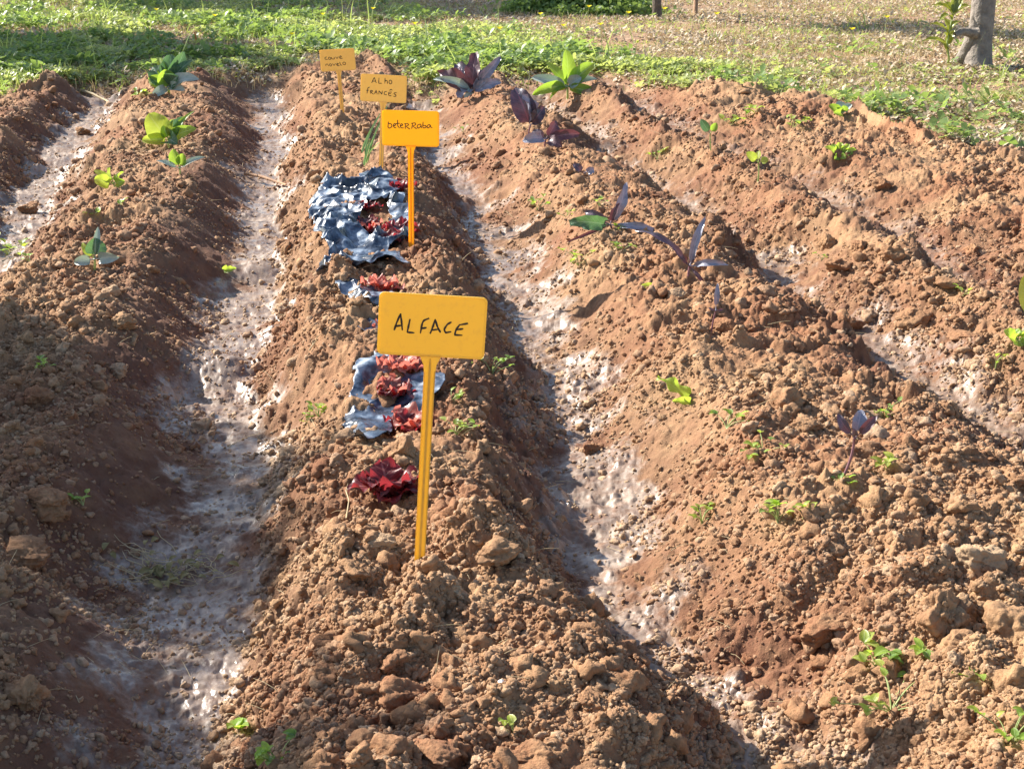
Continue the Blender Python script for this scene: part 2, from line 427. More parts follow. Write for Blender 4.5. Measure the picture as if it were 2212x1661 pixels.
M['bark2'] = make_plain("dark_bark", (.10, .075, .06), .9, (.17, .13, .10), 30, bump=.02)
M['wood'] = make_plain("weathered_wood", (.26, .15, .09), .85, (.36, .22, .13), 30, bump=.005)
M['orange'] = make_plain("orange_stick", (.6, .16, .04), .6)
M['petal'] = make_plain("yellow_petal", (.85, .72, .03), .5, (.9, .8, .05), 40, (.9, .8, .03), .4)

# ------------------------------------------------------------------ ground
def build_ground():
    ys = [0.75]
    while ys[-1] < 13.5: ys.append(ys[-1]+0.00165*ys[-1]**1.25*(1.0 if ys[-1] > 1.3 else 3))
    ys = np.array(ys)
    pre = -np.geomspace(0.02, 40, 22)[::-1]+ys[0]; post = ys[-1]+np.geomspace(0.06, 400, 45)
    ys = np.concatenate([pre, ys, post])
    n = 1250
    s = np.linspace(-1, 1, n); ex = np.geomspace(0.01, 1, 40)
    wv = np.clip(0.16+0.405*ys, .35, 6.0)
    X = s[None]*wv[:, None]
    outr = wv[:, None]+(400*ex**2.2)[None]
    X = np.hstack([-outr[:, ::-1], X, outr]); Y = np.repeat(ys[:, None], X.shape[1], 1)
    far = sst((np.maximum(np.abs(X)-3.5, np.maximum(Y-16, -Y)))/3)
    Z, silt, rough, k = height(X, Y)
    damp_shade_v = DAMP_SHADE[0]; k = np.maximum(k, far)
    k2 = sst((edge_d(X, Y))/.25+.7)*(0.55+.9*(fbm(X*1.3, Y*1.3, 71)-.3))
    Z = Z*(1-far)+far*(fbm(X*.15, Y*.15, 5)-.5)*.1
    ny, nx = X.shape
    i = np.arange(nx*ny, dtype=np.int32).reshape(ny, nx)
    q = np.stack([i[:-1, :-1], i[:-1, 1:], i[1:, 1:], i[1:, :-1]], -1).reshape(-1, 4)
    V = np.stack([X, Y, Z], -1).reshape(-1, 3)
    me = mesh_from("ground", V, q, M['soil'], True, None, {"silt": silt.ravel(), "damp_shade": np.clip(damp_shade_v, 0, 1).ravel(), "grassy": np.clip(np.maximum(k2, far), 0, 1).ravel()})
    o = link("ground", me)
    tag(o, kind='structure', label="reddish brown furrowed soil of the vegetable plot")
    print("ground verts", len(V))
build_ground()

# ------------------------------------------------------------------ clods
def rock_proto(sub, seed, ang=0.35):
    bm = bmesh.new(); bmesh.ops.create_icosphere(bm, subdivisions=sub, radius=1)
    V = np.array([v.co[:] for v in bm.verts]); Fc = np.array([[v.index for v in f.verts] for f in bm.faces]); bm.free()
    r = np.random.default_rng(seed)
    # plane cuts give angular faces, noise gives crumble
    R = np.ones(len(V))
    for k in range(10):
        nrm = unit(r.normal(size=3)); d = r.uniform(.42, .85); dot = V@nrm
        R = np.minimum(R, np.where(dot > 1e-3, d/np.maximum(dot, 1e-3), 9))
    R = 1-(1-R)*min(1, ang*2.2)
    nz = np.zeros(len(V))
    for fr, am in ((2.2, .16), (4.5, .09), (9, .05)):
        for q in range(3):
            dd = unit(r.normal(size=3)); nz += am*np.sin(V@dd*fr*2+r.uniform(0, 6))*np.cos(V@unit(r.normal(size=3))*fr*1.3+r.uniform(0, 6))
    npt = {0: 0, 1: 0, 2: 26, 3: 70, 4: 190, 5: 320}[sub]
    if npt:
        C = r.normal(size=(npt, 3)); C /= np.linalg.norm(C, axis=1)[:, None]
        rad = r.uniform(.35, 1.0, npt)*(2.6/math.sqrt(npt)); dd = np.linalg.norm(V[:, None]-C[None], axis=2)/rad[None]
        nz = nz + (np.sqrt(np.clip(1-dd**2, 0, 1))*rad[None]*.4).max(1) - .04
    if sub >= 4:
        nz = nz*.45
        for n2, rs, am in ((420, .17, .55), (900, .09, .6)):
            C = r.normal(size=(n2, 3)); C /= np.linalg.norm(C, axis=1)[:, None]; rad = r.uniform(.4, 1, n2)*rs
            best = np.zeros(len(V))
            for c0 in range(0, n2, 150):
                dd = np.linalg.norm(V[:, None]-C[None, c0:c0+150], axis=2)/rad[None, c0:c0+150]
                best = np.maximum(best, (np.sqrt(np.clip(1-dd**2, 0, 1))*rad[None, c0:c0+150]).max(1))
            nz = nz+best*am
        nz = nz-.05
    V = V*(R+nz)[:, None]*np.array([1, r.uniform(.65, 1), r.uniform(.5, .85)])
    return V, Fc
PR2 = [rock_proto(3, 10+k) for k in range(8)]
PR1 = [rock_proto(2, 30+k, .3) for k in range(10)]
PR0 = [rock_proto(1, 70+k, .3) for k in range(10)]
def rotm(n, r):
    a = r.uniform(0, 2*math.pi, n); tl = r.normal(0, .5, n); tm = r.normal(0, .5, n)
    ca, sa = np.cos(a), np.sin(a); z = np.zeros(n); o = np.ones(n)
    Rz = np.stack([ca, -sa, z, sa, ca, z, z, z, o], -1).reshape(n, 3, 3)
    c, s_ = np.cos(tl), np.sin(tl); Rx = np.stack([o, z, z, z, c, -s_, z, s_, c], -1).reshape(n, 3, 3)
    c, s_ = np.cos(tm), np.sin(tm); Ry = np.stack([c, z, s_, z, o, z, -s_, z, c], -1).reshape(n, 3, 3)
    return Rz@Rx@Ry
CLEAR = []
for a_, b_, r_ in [(740,455,.13),(820,470,.12),(760,530,.11),(850,530,.1),(800,655,.08),(840,690,.08),(800,712,.07),(860,790,.08),(800,850,.1),(880,850,.09),(830,915,.10),(900,900,.07),(838,1075,.055)]:
    c_ = hit(a_, b_); CLEAR.append((c_[0], c_[1], r_*.85))
def scatter_clods():
    r = np.random.default_rng(3)
    Vs, Fs, Ts = [], [], []; nv = 0; big = []
    # sample points: denser near the camera
    n = 300000
    y = 1.25*(13.0/1.25)**(r.random(n)**1.25)
    x = (r.random(n)*2-1)*(0.12+0.405*y)
    z, silt, rough, k = height(x, y)
    clump = fbm(x*6, y*6, 301, 2)
    size = 0.0024*y**.45*(1-r.random(n))**(-1/3.3)
    size = np.minimum(size, .025)
    keep = r.random(n) < np.clip((rough*1.25+.05)*(sst((clump-.32)/.25)*.85+.15), 0, 1)
    keep &= ~((size > .014) & (rough < .35) & (r.random(n) < .85))
    keep &= (k < .6) | (r.random(n) < .25)
    for (qx, qy, qr) in CLEAR: keep &= ((x-qx)**2+(y-qy)**2 > qr*qr) | (size < .005) & (r.random(n) < .35)
    dark = r.random(n)
    x, y, z, size, k, silt = x[keep], y[keep], z[keep], size[keep], k[keep], silt[keep]
    print("clods", len(x))
    appar = size/y
    order = np.argsort(-appar)
    bigi = order[:110]; isb = np.zeros(len(x), bool); isb[bigi] = True
    for lod, pr, lo, hi in ((2, PR2, .0058, 9), (1, PR1, .0023, .0058), (0, PR0, 0, .0023)):
        sel = np.nonzero((appar >= lo) & (appar < hi) & ~isb)[0]
        print("lod", lod, len(sel))
        kind = r.integers(0, len(pr), len(sel))
        for q, (V0, F0) in enumerate(pr):
            g = sel[kind == q]
            if not len(g): continue
            R = rotm(len(g), r)
            V = np.einsum('nij,vj->nvi', R, V0)*size[g][:, None, None]
            c = np.stack([x[g], y[g], z[g]+size[g]*r.uniform(-.25, .2, len(g))], -1)
            V = V + c[:, None]
            Fq = F0[None]+(np.arange(len(g))*len(V0))[:, None, None]+nv
            Vs.append(V.reshape(-1, 3)); Fs.append(Fq.reshape(-1, 3)); nv += V.shape[0]*V.shape[1]
            tone = np.clip(r.normal(.12, .22, len(g))+silt[g]*.5, 0, .8)
            Ts.append(np.repeat(tone, len(V0)))
    me = mesh_from("soil_crumbs", np.concatenate(Vs), np.concatenate(Fs), M['crumb'], True, None, {"tone": np.concatenate(Ts)})
    o = link("soil_crumbs", me); tag(o, "loose reddish brown crumbs of dry soil strewn over the ridges", "soil crumbs", kind='stuff')
    print("crumb tris", len(me.polygons))
    protos = [mesh_from("soil_clod", V*1.0, Fc, M['clod']) for V, Fc in PR2]
    for j in bigi:
        o = link("soil_clod", protos[int(r.integers(0, len(protos)))])
        o.location = (x[j], y[j], z[j]+size[j]*.05); o.scale = (size[j],)*3
        o.rotation_euler = (r.normal(0, .5), r.normal(0, .5), r.uniform(0, 6.28))
        tag(o, "small rounded reddish brown clod of dry earth among crumbs on a ridge", "soil clod", "small soil clods strewn on the ridges")
scatter_clods()
#@@REST

# ------------------------------------------------------------------ single clods and stones
STONES = [
 (1470,630,.034,'stone',"pale buff stone below the purple seedling with an upright silvery leaf",0),
 (1598,402,.036,'clod',"smooth rounded brown clod left of the yellow-green seedling",0),
 (1276,962,.030,'clod',"angular brown clod lying in the pale furrow right of the white-lettered ridge",0),
 (1795,1325,.062,'clod',"big cracked wedge-shaped clod on the lower right bed",1),
 (2112,1192,.046,'stone',"large tan clod near the right edge of the lower right bed",0),
 (1945,1212,.044,'stone',"pale split clod uphill of the big cracked wedge-shaped clod",1),
 (1990,1190,.04,'clod',"crusty tan clod touching the pale split clod",0),
 (2026,1300,.060,'clod',"long leaning clod right of the big cracked wedge",0),
 (2066,1385,.044,'clod',"dark red rounded clod above the three small green weeds",0),
 (2022,1470,.042,'clod',"flat-topped reddish slab beside a trefoil weed at lower right",1),
 (2175,1330,.05,'clod',"rough reddish clod at the lower right picture edge",0),
 (768,1222,.034,'clod',"oval buff clod left of the foot of the nearest sign",0),
 (818,1168,.036,'stone',"tall pale clod between the dark red lettuce and the nearest sign's foot",0),
 (868,962,.042,'clod',"wide clod just below the red lettuce at the film's lower end",0),
 (1018,1072,.05,'clod',"wide low clod to the right of the nearest sign's stake",0),
 (1054,1128,.022,'stone',"pale buff pebble-like clod right of the nearest sign's stake",0),
 (1090,1165,.056,'clod',"broad rough clod on the right shoulder of the middle ridge",1),
 (932,1218,.022,'clod',"dark brown clod touching the foot of the nearest sign",0),
 (985,1270,.03,'stone',"light tan broken clod below right of the nearest sign's foot",0),
 (1150,1610,.052,'clod',"large block of earth at the bottom edge of the middle ridge",1),
 (930,1600,.046,'clod',"tilted slab of earth at the bottom edge of the middle ridge",1),
 (1270,1503,.026,'clod',"upright tan clod on the right shoulder near the picture bottom",0),
 (845,1420,.03,'clod',"flat brown clod below the oval buff one on the middle ridge",0),
 (865,1490,.034,'clod',"rounded brown clod low on the middle ridge",0),
 (700,1450,.03,'clod',"grey brown clod on the shaded left shoulder of the middle ridge",0),
 (96,1062,.075,'clod',"long slab of earth on the left ridge, lit along its top",1),
 (55,1175,.055,'clod',"cracked block of earth below the long slab on the left ridge",1),
 (262,690,.036,'clod',"square brown clod on the crest of the left ridge",0),
 (258,796,.026,'stone',"egg-shaped buff clod stuck in the side of the left ridge",0),
 (85,850,.032,'clod',"rounded clod in the shade on top of the left ridge",0),
 (60,1480,.05,'clod',"shaded lump of earth at the lower left picture edge",0),
 (178,275,.052,'clod',"dark rounded clod standing in the far left furrow",0),
 (62,438,.050,'clod',"dark oval clod lying on the bright silt of the far left furrow",0),
 (878,226,.040,'white',"whitish stone lying under the second farthest sign",0),
 (1787,516,.046,'clod',"grey brown clod uphill of the right furrow",0),
 (1857,522,.05,'clod',"round clod in the row of clods beyond the right furrow",0),
 (1812,562,.055,'clod',"large smooth clod lowest in the row beyond the right furrow",0),
 (1920,536,.058,'clod',"long dark clod right of the row beyond the right furrow",0),
 (2103,528,.044,'clod',"brick red clod near the right edge beyond the beds",0),
 (1910,392,.045,'clod',"pointed clod standing on the far right bed",0),
 (1965,680,.055,'clod',"smooth sloping clod above the weed at the right edge",0),
 (1838,690,.045,'clod',"rounded grey clod on the bank of the right furrow",0),
 (2085,715,.055,'clod',"cracked block of earth beside the weed at the right edge",1),
 (2040,600,.05,'clod',"flat-topped slab on the crest of the rightmost ridge",1),
 (1085,1468,.008,'white',"tiny white pebble low on the middle ridge",0),
 (1225,1290,.03,'clod',"knobbly clod on the right shoulder of the middle ridge, above a smooth bank",0),
 (730,1085,.034,'clod',"ragged clod left of the dark red lettuce",0),
 (1560,700,.035,'clod',"brown clod right of the thin purple seedling",0),
 (1650,790,.04,'clod',"dark clod in the hollow on the crest of the right bed",0),
 (1745,905,.038,'clod',"rounded clod left of the purple seedling with a bent stem",0),
 (1700,860,.04,'clod',"angular clod upslope of the purple seedling with a bent stem",0),
]
def rest_on(px, py):
    p = hit(px, py); return p
for q, (px, py, s, mk, lab, flat) in enumerate(STONES):
    p = rest_on(px, py+s*F/ (1450/(py+235)*1.957)*.5*.8)
    if s > .03: s = .03+(s-.03)*.55
    V, Fc = rock_proto(5 if s > .022 else 4, 500+q, .5)
    rr = np.random.default_rng(900+q)
    if flat: V = V*np.array([1.15, .9, .6])
    a = rr.uniform(0, 6.28); V = (V@np.array([[math.cos(a), math.sin(a), 0], [-math.sin(a), math.cos(a), 0], [0, 0, 1]]))*s
    o = link("earth_clod" if mk == 'clod' else "stone" if mk != 'stone' else "pale_clod", mesh_from("clod", V, Fc, M[mk]))
    o.location = (p[0], p[1], Hz(p[0], p[1], False)+s*.30)
    tag(o, lab, "clod" if mk == 'clod' else "stone" if mk == 'white' else "pale clod")

# ------------------------------------------------------------------ signs
def rrect(w_, h_, r, n=7):
    pts = []
    for cx, cy, a0 in ((w_/2-r, h_/2-r, 0), (-w_/2+r, h_/2-r, 90), (-w_/2+r, -h_/2+r, 180), (w_/2-r, -h_/2+r, 270)):
        for k in range(n):
            a = math.radians(a0+90*k/(n-1)); pts.append((cx+r*math.cos(a), cy+r*math.sin(a)))
    return np.array(pts)
def plate_mesh(w_, h_, th=.0022, rim=.003):
    """plate in the xz plane with a raised rim, centre at 0, front towards -y"""
    rings = [(rrect(w_, h_, .007), th/2), (rrect(w_, h_, .007), -th/2-.0004), (rrect(w_-.0012, h_-.0012, .0066), -th/2-.0008),
             (rrect(w_-rim*1.4, h_-rim*1.4, .0055), -th/2-.0008), (rrect(w_-rim*2, h_-rim*2, .005), -th/2), ]
    V, Q = [], []
    n = len(rings[0][0])
    for p, y in rings: V += [(a, y, b) for a, b in p]
    for k in range(len(rings)-1):
        for i in range(n): j = (i+1) % n; Q.append((k*n+i, (k+1)*n+i, (k+1)*n+j, k*n+j))
    bm = bmesh.new(); vs = [bm.verts.new(v) for v in V]
    for q in Q: bm.faces.new([vs[i] for i in q])
    bm.faces.new([vs[(len(rings)-1)*n+i] for i in range(n)][::-1]); bm.faces.new([vs[i] for i in range(n)])
    bmesh.ops.recalc_face_normals(bm, faces=bm.faces)
    me = bpy.data.meshes.new("plate"); bm.to_mesh(me); bm.free(); return me
def stake_mesh(L, w0=.0155, flare=.029):
    """flat strip with a raised front rib and a flare under the plate; top at z=0"""
    bm = bmesh.new(); prof = [(0, flare/2), (-.006, flare/2*.82), (-.013, w0/2*1.12), (-.022, w0/2), (-L*.9, w0/2*.92), (-L, .001)]
    def strip(hw, y0, y1, zs):
        rings = []
        for z, f in zs:
            a = hw*f
            rings.append([bm.verts.new(c) for c in ((-a, y0, z), (a, y0, z), (a, y1, z), (-a, y1, z))])
        for A, B in zip(rings[:-1], rings[1:]):
            for i in range(4): bm.faces.new((A[i], A[(i+1) % 4], B[(i+1) % 4], B[i]))
        bm.faces.new(rings[0][::-1]); bm.faces.new(rings[-1])
    strip(1, -.0011, .0011, prof)
    strip(1, -.0036, -.0008, [(-.004, .0005), (-.014, .0016), (-L*.9, .0015), (-L*.99, .0006)])
    for sx in (-1, 1):
        z = [(-.022, 1), (-L*.9, 1)]
        rings = []
        for zz, f in z:
            a = sx*w0/2*.96; b = sx*(w0/2*.96-.0014)
            rings.append([bm.verts.new(c) for c in ((a, -.0024, zz), (b, -.0024, zz), (b, -.0008, zz), (a, -.0008, zz))])
        A, B = rings
        for i in range(4): bm.faces.new((A[i], A[(i+1) % 4], B[(i+1) % 4], B[i]))
        bm.faces.new(A); bm.faces.new(B[::-1])
    bmesh.ops.recalc_face_normals(bm, faces=bm.faces)
    me = bpy.data.meshes.new("stake"); bm.to_mesh(me); bm.free(); return me
def smooth_line(p, it=2):
    p = np.array(p, float)
    if len(p) < 3: return np.array([p[0]*(1-t)+p[-1]*t for t in np.linspace(0, 1, 5)])
    for _ in range(it):
        q = [p[0]]
        for a, b in zip(p[:-1], p[1:]): q += [a*.8+b*.2, a*.2+b*.8]
        q.append(p[-1]); p = np.array(q)
    return p
def lettering(strokes, corners, w_, h_, pen, y0, sharp):
    TL, TR, BL = [np.array(c, float) for c in corners]
    A = np.stack([TR-TL, BL-TL], 1); Ai = np.linalg.inv(A)
    V, Q = [], []
    for st in strokes:
        p = smooth_line(st, 2) if not sharp else np.array(st, float)
        if sharp:
            q = [p[0]]
            for a, b in zip(p[:-1], p[1:]):
                for t in (.3, .7, 1): q.append(a*(1-t)+b*t)
            p = np.array(q); p[1:-1] = .2*p[:-2]+.6*p[1:-1]+.2*p[2:]
        uvs = (p-TL)@Ai.T
        X = np.stack([(uvs[:, 0]-.5)*w_, (.5-uvs[:, 1])*h_], 1)
        T = np.gradient(X, axis=0); T /= np.linalg.norm(T, axis=1)[:, None]+1e-9
        Nn = np.stack([-T[:, 1], T[:, 0]], 1)
        ww = pen*(1+.18*np.sin(np.arange(len(X))*1.7+len(V)))
        ww[0] *= .8; ww[-1] *= .65
        n0 = len(V); ext = T*pen*.4
        X = X.copy(); X[0] -= ext[0]; X[-1] += ext[-1]*.6
        for a, b in ((X+Nn*ww[:, None], X-Nn*ww[:, None]),):
            for u, v in zip(a, b): V += [(u[0], y0, u[1]), (v[0], y0, v[1]), (u[0], y0-.00025, u[1]), (v[0], y0-.00025, v[1])]
        for k in range(len(X)-1):
            i = n0+4*k; j = i+4
            Q += [(i+2, i+3, j+3, j+2), (i, j, j+1, i+1), (i, i+2, j+2, j), (i+1, j+1, j+3, i+3)]
    return mesh_from("lettering", V, Q, M['ink'], False)
def circ(cx, cy, rx, ry, n=9, a0=-1.9): return [(cx+rx*math.cos(a0-2*math.pi*k/(n-1)), cy+ry*math.sin(a0-2*math.pi*k/(n-1))) for k in range(n)]
ALF = [[(840,580),(868,512),(908,438)],[(908,438),(911,510),(912,582)],[(848,548),(910,540)],[(988,488),(968,555),(955,600)],[(955,602),(1017,607)],
 [(1158,480),(1110,498),(1092,530),(1072,612)],[(1085,570),(1130,562)],[(1160,614),(1190,550),(1213,490)],[(1213,490),(1230,560),(1252,606)],[(1180,584),(1242,577)],
 [(1355,515),(1318,535),(1286,580),(1298,610),(1348,600)],[(1502,528),(1428,541)],[(1430,538),(1394,582),(1378,628)],[(1378,629),(1446,633)],[(1396,584),(1458,575)]]
BET = [[(884,922),(878,990),(905,990),(926,965),(912,940),(884,942)],[(935,968),(966,955),(955,935),(938,952),(944,982),(968,984)],[(985,898),(984,965),(1006,986)],[(966,940),(1010,934)],
 [(1012,965),(1042,955),(1031,935),(1013,955),(1020,985),(1050,984)],[(1070,938),(1067,996)],[(1060,940),(1095,932),(1106,950),(1074,968),(1120,996)],[(1148,932),(1138,992)],[(1134,932),(1176,924),(1184,945),(1148,962),(1192,990)],
 [(1238,938),(1208,942),(1195,965),(1206,986),(1236,966),(1238,940),(1246,980)],[(1262,912),(1257,980),(1292,976),(1294,950),(1262,952)],[(1336,940),(1312,945),(1302,968),(1316,980),(1336,962),(1338,940),(1344,968),(1362,973)]]
ALH = [[(738,517),(752,485),(766,462)],[(766,462),(776,490),(786,517)],[(748,500),(780,498)],[(816,465),(812,518)],[(812,519),(846,519)],[(881,464),(878,520)],[(878,503),(892,486),(906,494),(906,521)],circ(938,504,16,20),
 [(713,560),(692,572),(686,624)],[(680,596),(706,590)],[(722,594),(722,626)],[(722,602),(738,590),(748,602),(726,612),(756,632)],[(766,627),(783,590)],[(783,590),(796,629)],[(772,612),(792,612)],[(812,629),(815,595)],[(815,595),(845,629)],[(845,629),(850,594)],
 [(896,600),(874,603),(868,622),(880,634),(898,632)],[(950,606),(920,606),(915,628),(922,642),(947,642)],[(918,622),(941,620)],[(928,590),(944,575)],[(944,575),(958,588)],[(1001,610),(980,611),(974,622),(998,634),(994,648),(970,648)]]
COU = [[(226,270),(206,274),(204,294),(234,296)],circ(255,284,13,13),[(276,272),(277,292),(302,290)],[(304,270),(308,292)],[(322,268),(334,289),(350,264)],[(362,274),(386,266),(376,254),(361,268),(366,285),(392,281)],
 [(204,366),(206,344)],[(206,348),(226,344),(232,366)],circ(255,354,12,12),[(278,340),(291,361),(310,338)],[(319,350),(344,344),(334,332),(319,346),(328,362),(350,359)],[(357,322),(361,355),(378,354)],circ(403,336,16,15)]
def sign(base_px, wd, ht_, up, roll, yaw, lean, mat, strokes, corners, pen, sharp, label, ystr=0):
    p = hit(*base_px)
    # the plate hangs 'up' metres above the soil
    t = thing("plant_label", label, "plant label", p, None)
    t.rotation_euler = (math.radians(lean), math.radians(roll), math.radians(yaw))
    pl = link("plate", plate_mesh(wd, ht_), t); pl.data.materials.append(M[mat]); pl.location = (0, 0, up+ht_/2)
    b = None
    st = link("stake", stake_mesh(up+.06), t); st.data.materials.append(M[mat]); st.location = (0, 0, up+.0015)
    tx = link("lettering", lettering(strokes, corners, wd, ht_, pen, -.0013, sharp), pl)
    return t
sign((905,1238), .142, .084, .312, 4.0, 2, -3, 'signa', ALF, ((735,243),(1697,305),(665,792)), .00125, True,
     "yellow plastic plant label handwritten ALFACE, nearest and largest of the signs")
sign((889,543), .150, .092, .278, 0.6, -6, -2, 'signb', BET, ((812,790),(1434,790),(815,1186)), .00115, False,
     "bright orange plastic plant label handwritten beterraba, standing by the crumpled film")
sign((823,375), .150, .088, .232, 3.5, 3, -2, 'signc', ALH, ((622,424),(1118,438),(610,702)), .0012, False,
     "ochre plastic plant label handwritten Alho Francês, second farthest, partly behind the orange one")
sign((741,252), .148, .088, .185, -3.8, -8, -2, 'signc', COU, ((155,195),(530,170),(145,428)), .0013, False,
     "ochre plastic plant label handwritten couve novelo, farthest and tilted to the left")

# ------------------------------------------------------------------ seedlings
def plant(name, label, cat, bpx, stem_px, leaves, smat='stemg', sw=.0018, group=None, dy_top=0.0, seed=1, stems=True, shape=(.8, .6)):
    """bpx: picture point of the foot; stem_px: top of the stem; leaves: (tip px, tip py, dy, width m, bend, material, ruffle)"""
    r = np.random.default_rng(seed)
    p = hit(*bpx); Y = p[1]; base_p = np.array([p[0], p[1], p[2]-.004])
    t = thing(name, label, cat, base_p, group)
    top = P(stem_px[0], stem_px[1], Y+dy_top)
    if stems:
        mb = MB(); mid = (base_p+top)/2+np.array([r.normal(0, .004), 0, 0]); tube(mb, bez(base_p, mid, top, 8), sw*1.2, sw, 8)
        mb.build("stem", M[smat], t, base_p)
    for (tx, ty, dy, wd, bd, mk, rf) in leaves:
        tip = P(tx, ty, Y+dy_top+dy); mb = MB()
        L = np.linalg.norm(tip-top)
        ps = top+(tip-top)*min(.28, .012/max(L, .01))
        up = np.array([r.normal(0, .35), -1.0+r.normal(0, .25), .45])
        tube(mb, [top, (top+ps)/2+[0, 0, .001], ps+(tip-top)*.05], sw*.7, sw*.5, 6)
        if smat == 'stemp': wd = wd*(.56 if Y < 4.4 else .95); bd = bd+.09; rf = rf*2+.04
        leaf(mb, ps, tip, wd*.9, bd, up, cup=.18+r.uniform(0, .15), ruf=rf, rn=2.2+r.uniform(0, 1), shape=shape, ph=r.uniform(0, 6), twist=r.normal(0, .35))
        mb.build("leaf", M[mk], t, base_p)
    return t
pc = "purple cabbage seedlings on the right bed"
plant("cabbage_seedling","purple seedling with a long bent stem and three upright leaves on the lower right bed","seedling",(1815,1040),(1846,948),
  [(1810,893,.01,.030,.05,'purple',.02),(1860,885,.02,.045,.04,'purpleblue',.03),(1895,898,0,.028,.06,'maroon',.02),(1843,925,-.01,.02,.05,'purple',0)],'stemp',.0020,pc,seed=3)
plant("cabbage_seedling","thin purple seedling with one narrow upright leaf above a slender stem","seedling",(1536,722),(1546,672),
  [(1550,612,.01,.024,.06,'purpleblue',.03),(1562,668,0,.012,.1,'maroon',.02),(1530,665,0,.01,.1,'purple',.02)],'stemp',.0016,pc,seed=4)
plant("cabbage_seedling","purple seedling with an upright silvery striped leaf and a torn leaf to its right","seedling",(1487,606),(1490,575),
  [(1524,468,.02,.040,.04,'purpleblue',.05),(1572,572,-.02,.034,.25,'purpleblue',.12),(1372,498,.03,.034,.16,'purple',.08),(1500,545,.01,.03,.1,'maroon',.05),(1462,548,0,.028,.1,'maroon',.05),(1525,622,-.02,.02,.15,'maroon',.02)],'stemp',.0028,pc,seed=5)
plant("cabbage_seedling","sprawling purple seedling with grey-green drooping leaf left and tall leaf right","seedling",(1322,500),(1318,486),
  [(1228,478,-.02,.085,.2,'cabbage',.1),(1352,395,.03,.060,.05,'purpleblue',.05),(1338,440,-.01,.04,.05,'maroon',.04),(1440,512,.0,.045,.15,'purpleblue',.1),(1222,524,-.03,.02,.12,'maroon',.02),(1262,458,.03,.05,.15,'purple',.06)],'stemp',.003,pc,seed=6)
plant("cabbage_seedling","tiny dark purple seedling at the foot of the right bed's far half","seedling",(1262,385),(1262,374),
  [(1238,355,.01,.03,.1,'purple',.04),(1284,366,0,.03,.2,'purpleblue',.04)],'stemp',.002,pc,seed=7)
plant("cabbage_seedling","low spreading maroon seedling with a pale leaf turned left","seedling",(1178,322),(1180,300),
  [(1252,290,.02,.045,.12,'maroon',.05),(1128,305,-.03,.05,.2,'purpleblue',.06),(1200,262,.04,.05,.08,'maroon',.05),(1215,318,-.05,.05,.15,'maroon',.06),(1150,285,.02,.04,.1,'purple',.03)],'stemp',.003,pc,seed=8)
plant("cabbage_seedling","purple seedling with one big upright cupped leaf and a dark leaf to its right","seedling",(1142,290),(1146,272),
  [(1112,190,.03,.105,.06,'purple',.04),(1176,232,0,.06,.1,'purple',.05),(1128,205,-.02,.075,.06,'purpleblue',.04)],'stemp',.003,pc,seed=9)
plant("cabbage_seedling","large dark purple seedling at the far end of the bed with broad upright leaves","seedling",(1016,216),(1020,196),
  [(1030,112,.05,.085,.04,'maroon',.05),(1082,122,.02,.055,.06,'purpleblue',.05),(948,158,.02,.10,.15,'maroon',.08),(985,140,.08,.09,.06,'purple',.06),(990,212,-.06,.09,.2,'purpleblue',.06),(1060,150,.06,.07,.1,'purple',.06),(935,172,-.02,.04,.2,'pale',.03),(1002,212,-.08,.035,.1,'pale',.02),(1084,178,.0,.06,.15,'purpleblue',.05)],'stemp',.005,pc,seed=10)
plant("cabbage_plant","broad green cabbage plant with pale waxy leaves at the far end of the beds","cabbage",(1226,214),(1226,188),
  [(1222,108,.04,.085,.06,'green',.04),(1285,138,.03,.085,.12,'green',.05),(1148,168,0,.06,.15,'pale',.04),(1180,136,.05,.06,.1,'green',.04),(1150,206,-.03,.06,.3,'green',.05),(1256,168,-.02,.07,.1,'pale',.05),(1268,150,.05,.06,.1,'cabbage',.05),(1300,208,-.05,.06,.2,'green',.04),(1290,172,0,.05,.15,'pale',.03),(1188,215,-.08,.03,.2,'green',.03),(1200,170,.06,.06,.2,'cabbage',.05)],'stemg',.005,seed=11)
gc = "green cabbage seedlings on the left ridge"
plant("cabbage_seedling","green seedling with one broad upright leaf and two low grey ones, left ridge","seedling",(205,582),(205,560),
  [(206,514,.01,.060,.05,'cabbage',.03),(258,556,-.01,.035,.2,'pale',.03),(160,568,-.01,.03,.2,'pale',.03),(212,490,.03,.022,.05,'pale',.02),(178,524,.02,.022,.12,'yellow',.03)],'stemg',.0025,gc,seed=12,shape=(.65,.6))
plant("cabbage_seedling","small seedling with rounded yellow leaves on the left ridge","seedling",(246,412),(245,398),
  [(238,362,.01,.065,.08,'yellow',.03),(204,388,-.01,.05,.15,'yellow',.04),(203,368,.02,.03,.1,'yellow',.02),(268,372,.02,.035,.1,'green',.03),(270,392,-.02,.04,.2,'green',.03)],'stemg',.0025,gc,seed=13,shape=(.6,.55))
plant("cabbage_seedling","small seedling with two upright green leaves between two pale horizontal ones","seedling",(388,378),(388,364),
  [(374,322,.01,.045,.05,'green',.02),(396,332,0,.04,.05,'green',.02),(338,348,-.01,.022,.12,'pale',.02),(444,340,0,.022,.12,'pale',.02)],'stemg',.0025,gc,seed=14)
plant("cabbage_seedling","bright green seedling with a big round leaf at its upper left, beyond the upright-leaved one","seedling",(366,318),(364,302),
  [(322,246,.02,.11,.1,'yellow',.03),(306,304,-.02,.05,.15,'yellow',.03),(424,278,0,.06,.15,'green',.03),(400,254,.04,.06,.1,'cabbage',.04),(374,258,.02,.04,.1,'yellow',.03),(420,240,.05,.03,.1,'green',.02),(352,272,.0,.05,.1,'green',.03),(384,312,-.05,.07,.3,'cabbage',.05)],'stemg',.003,gc,seed=15,shape=(.6,.55))
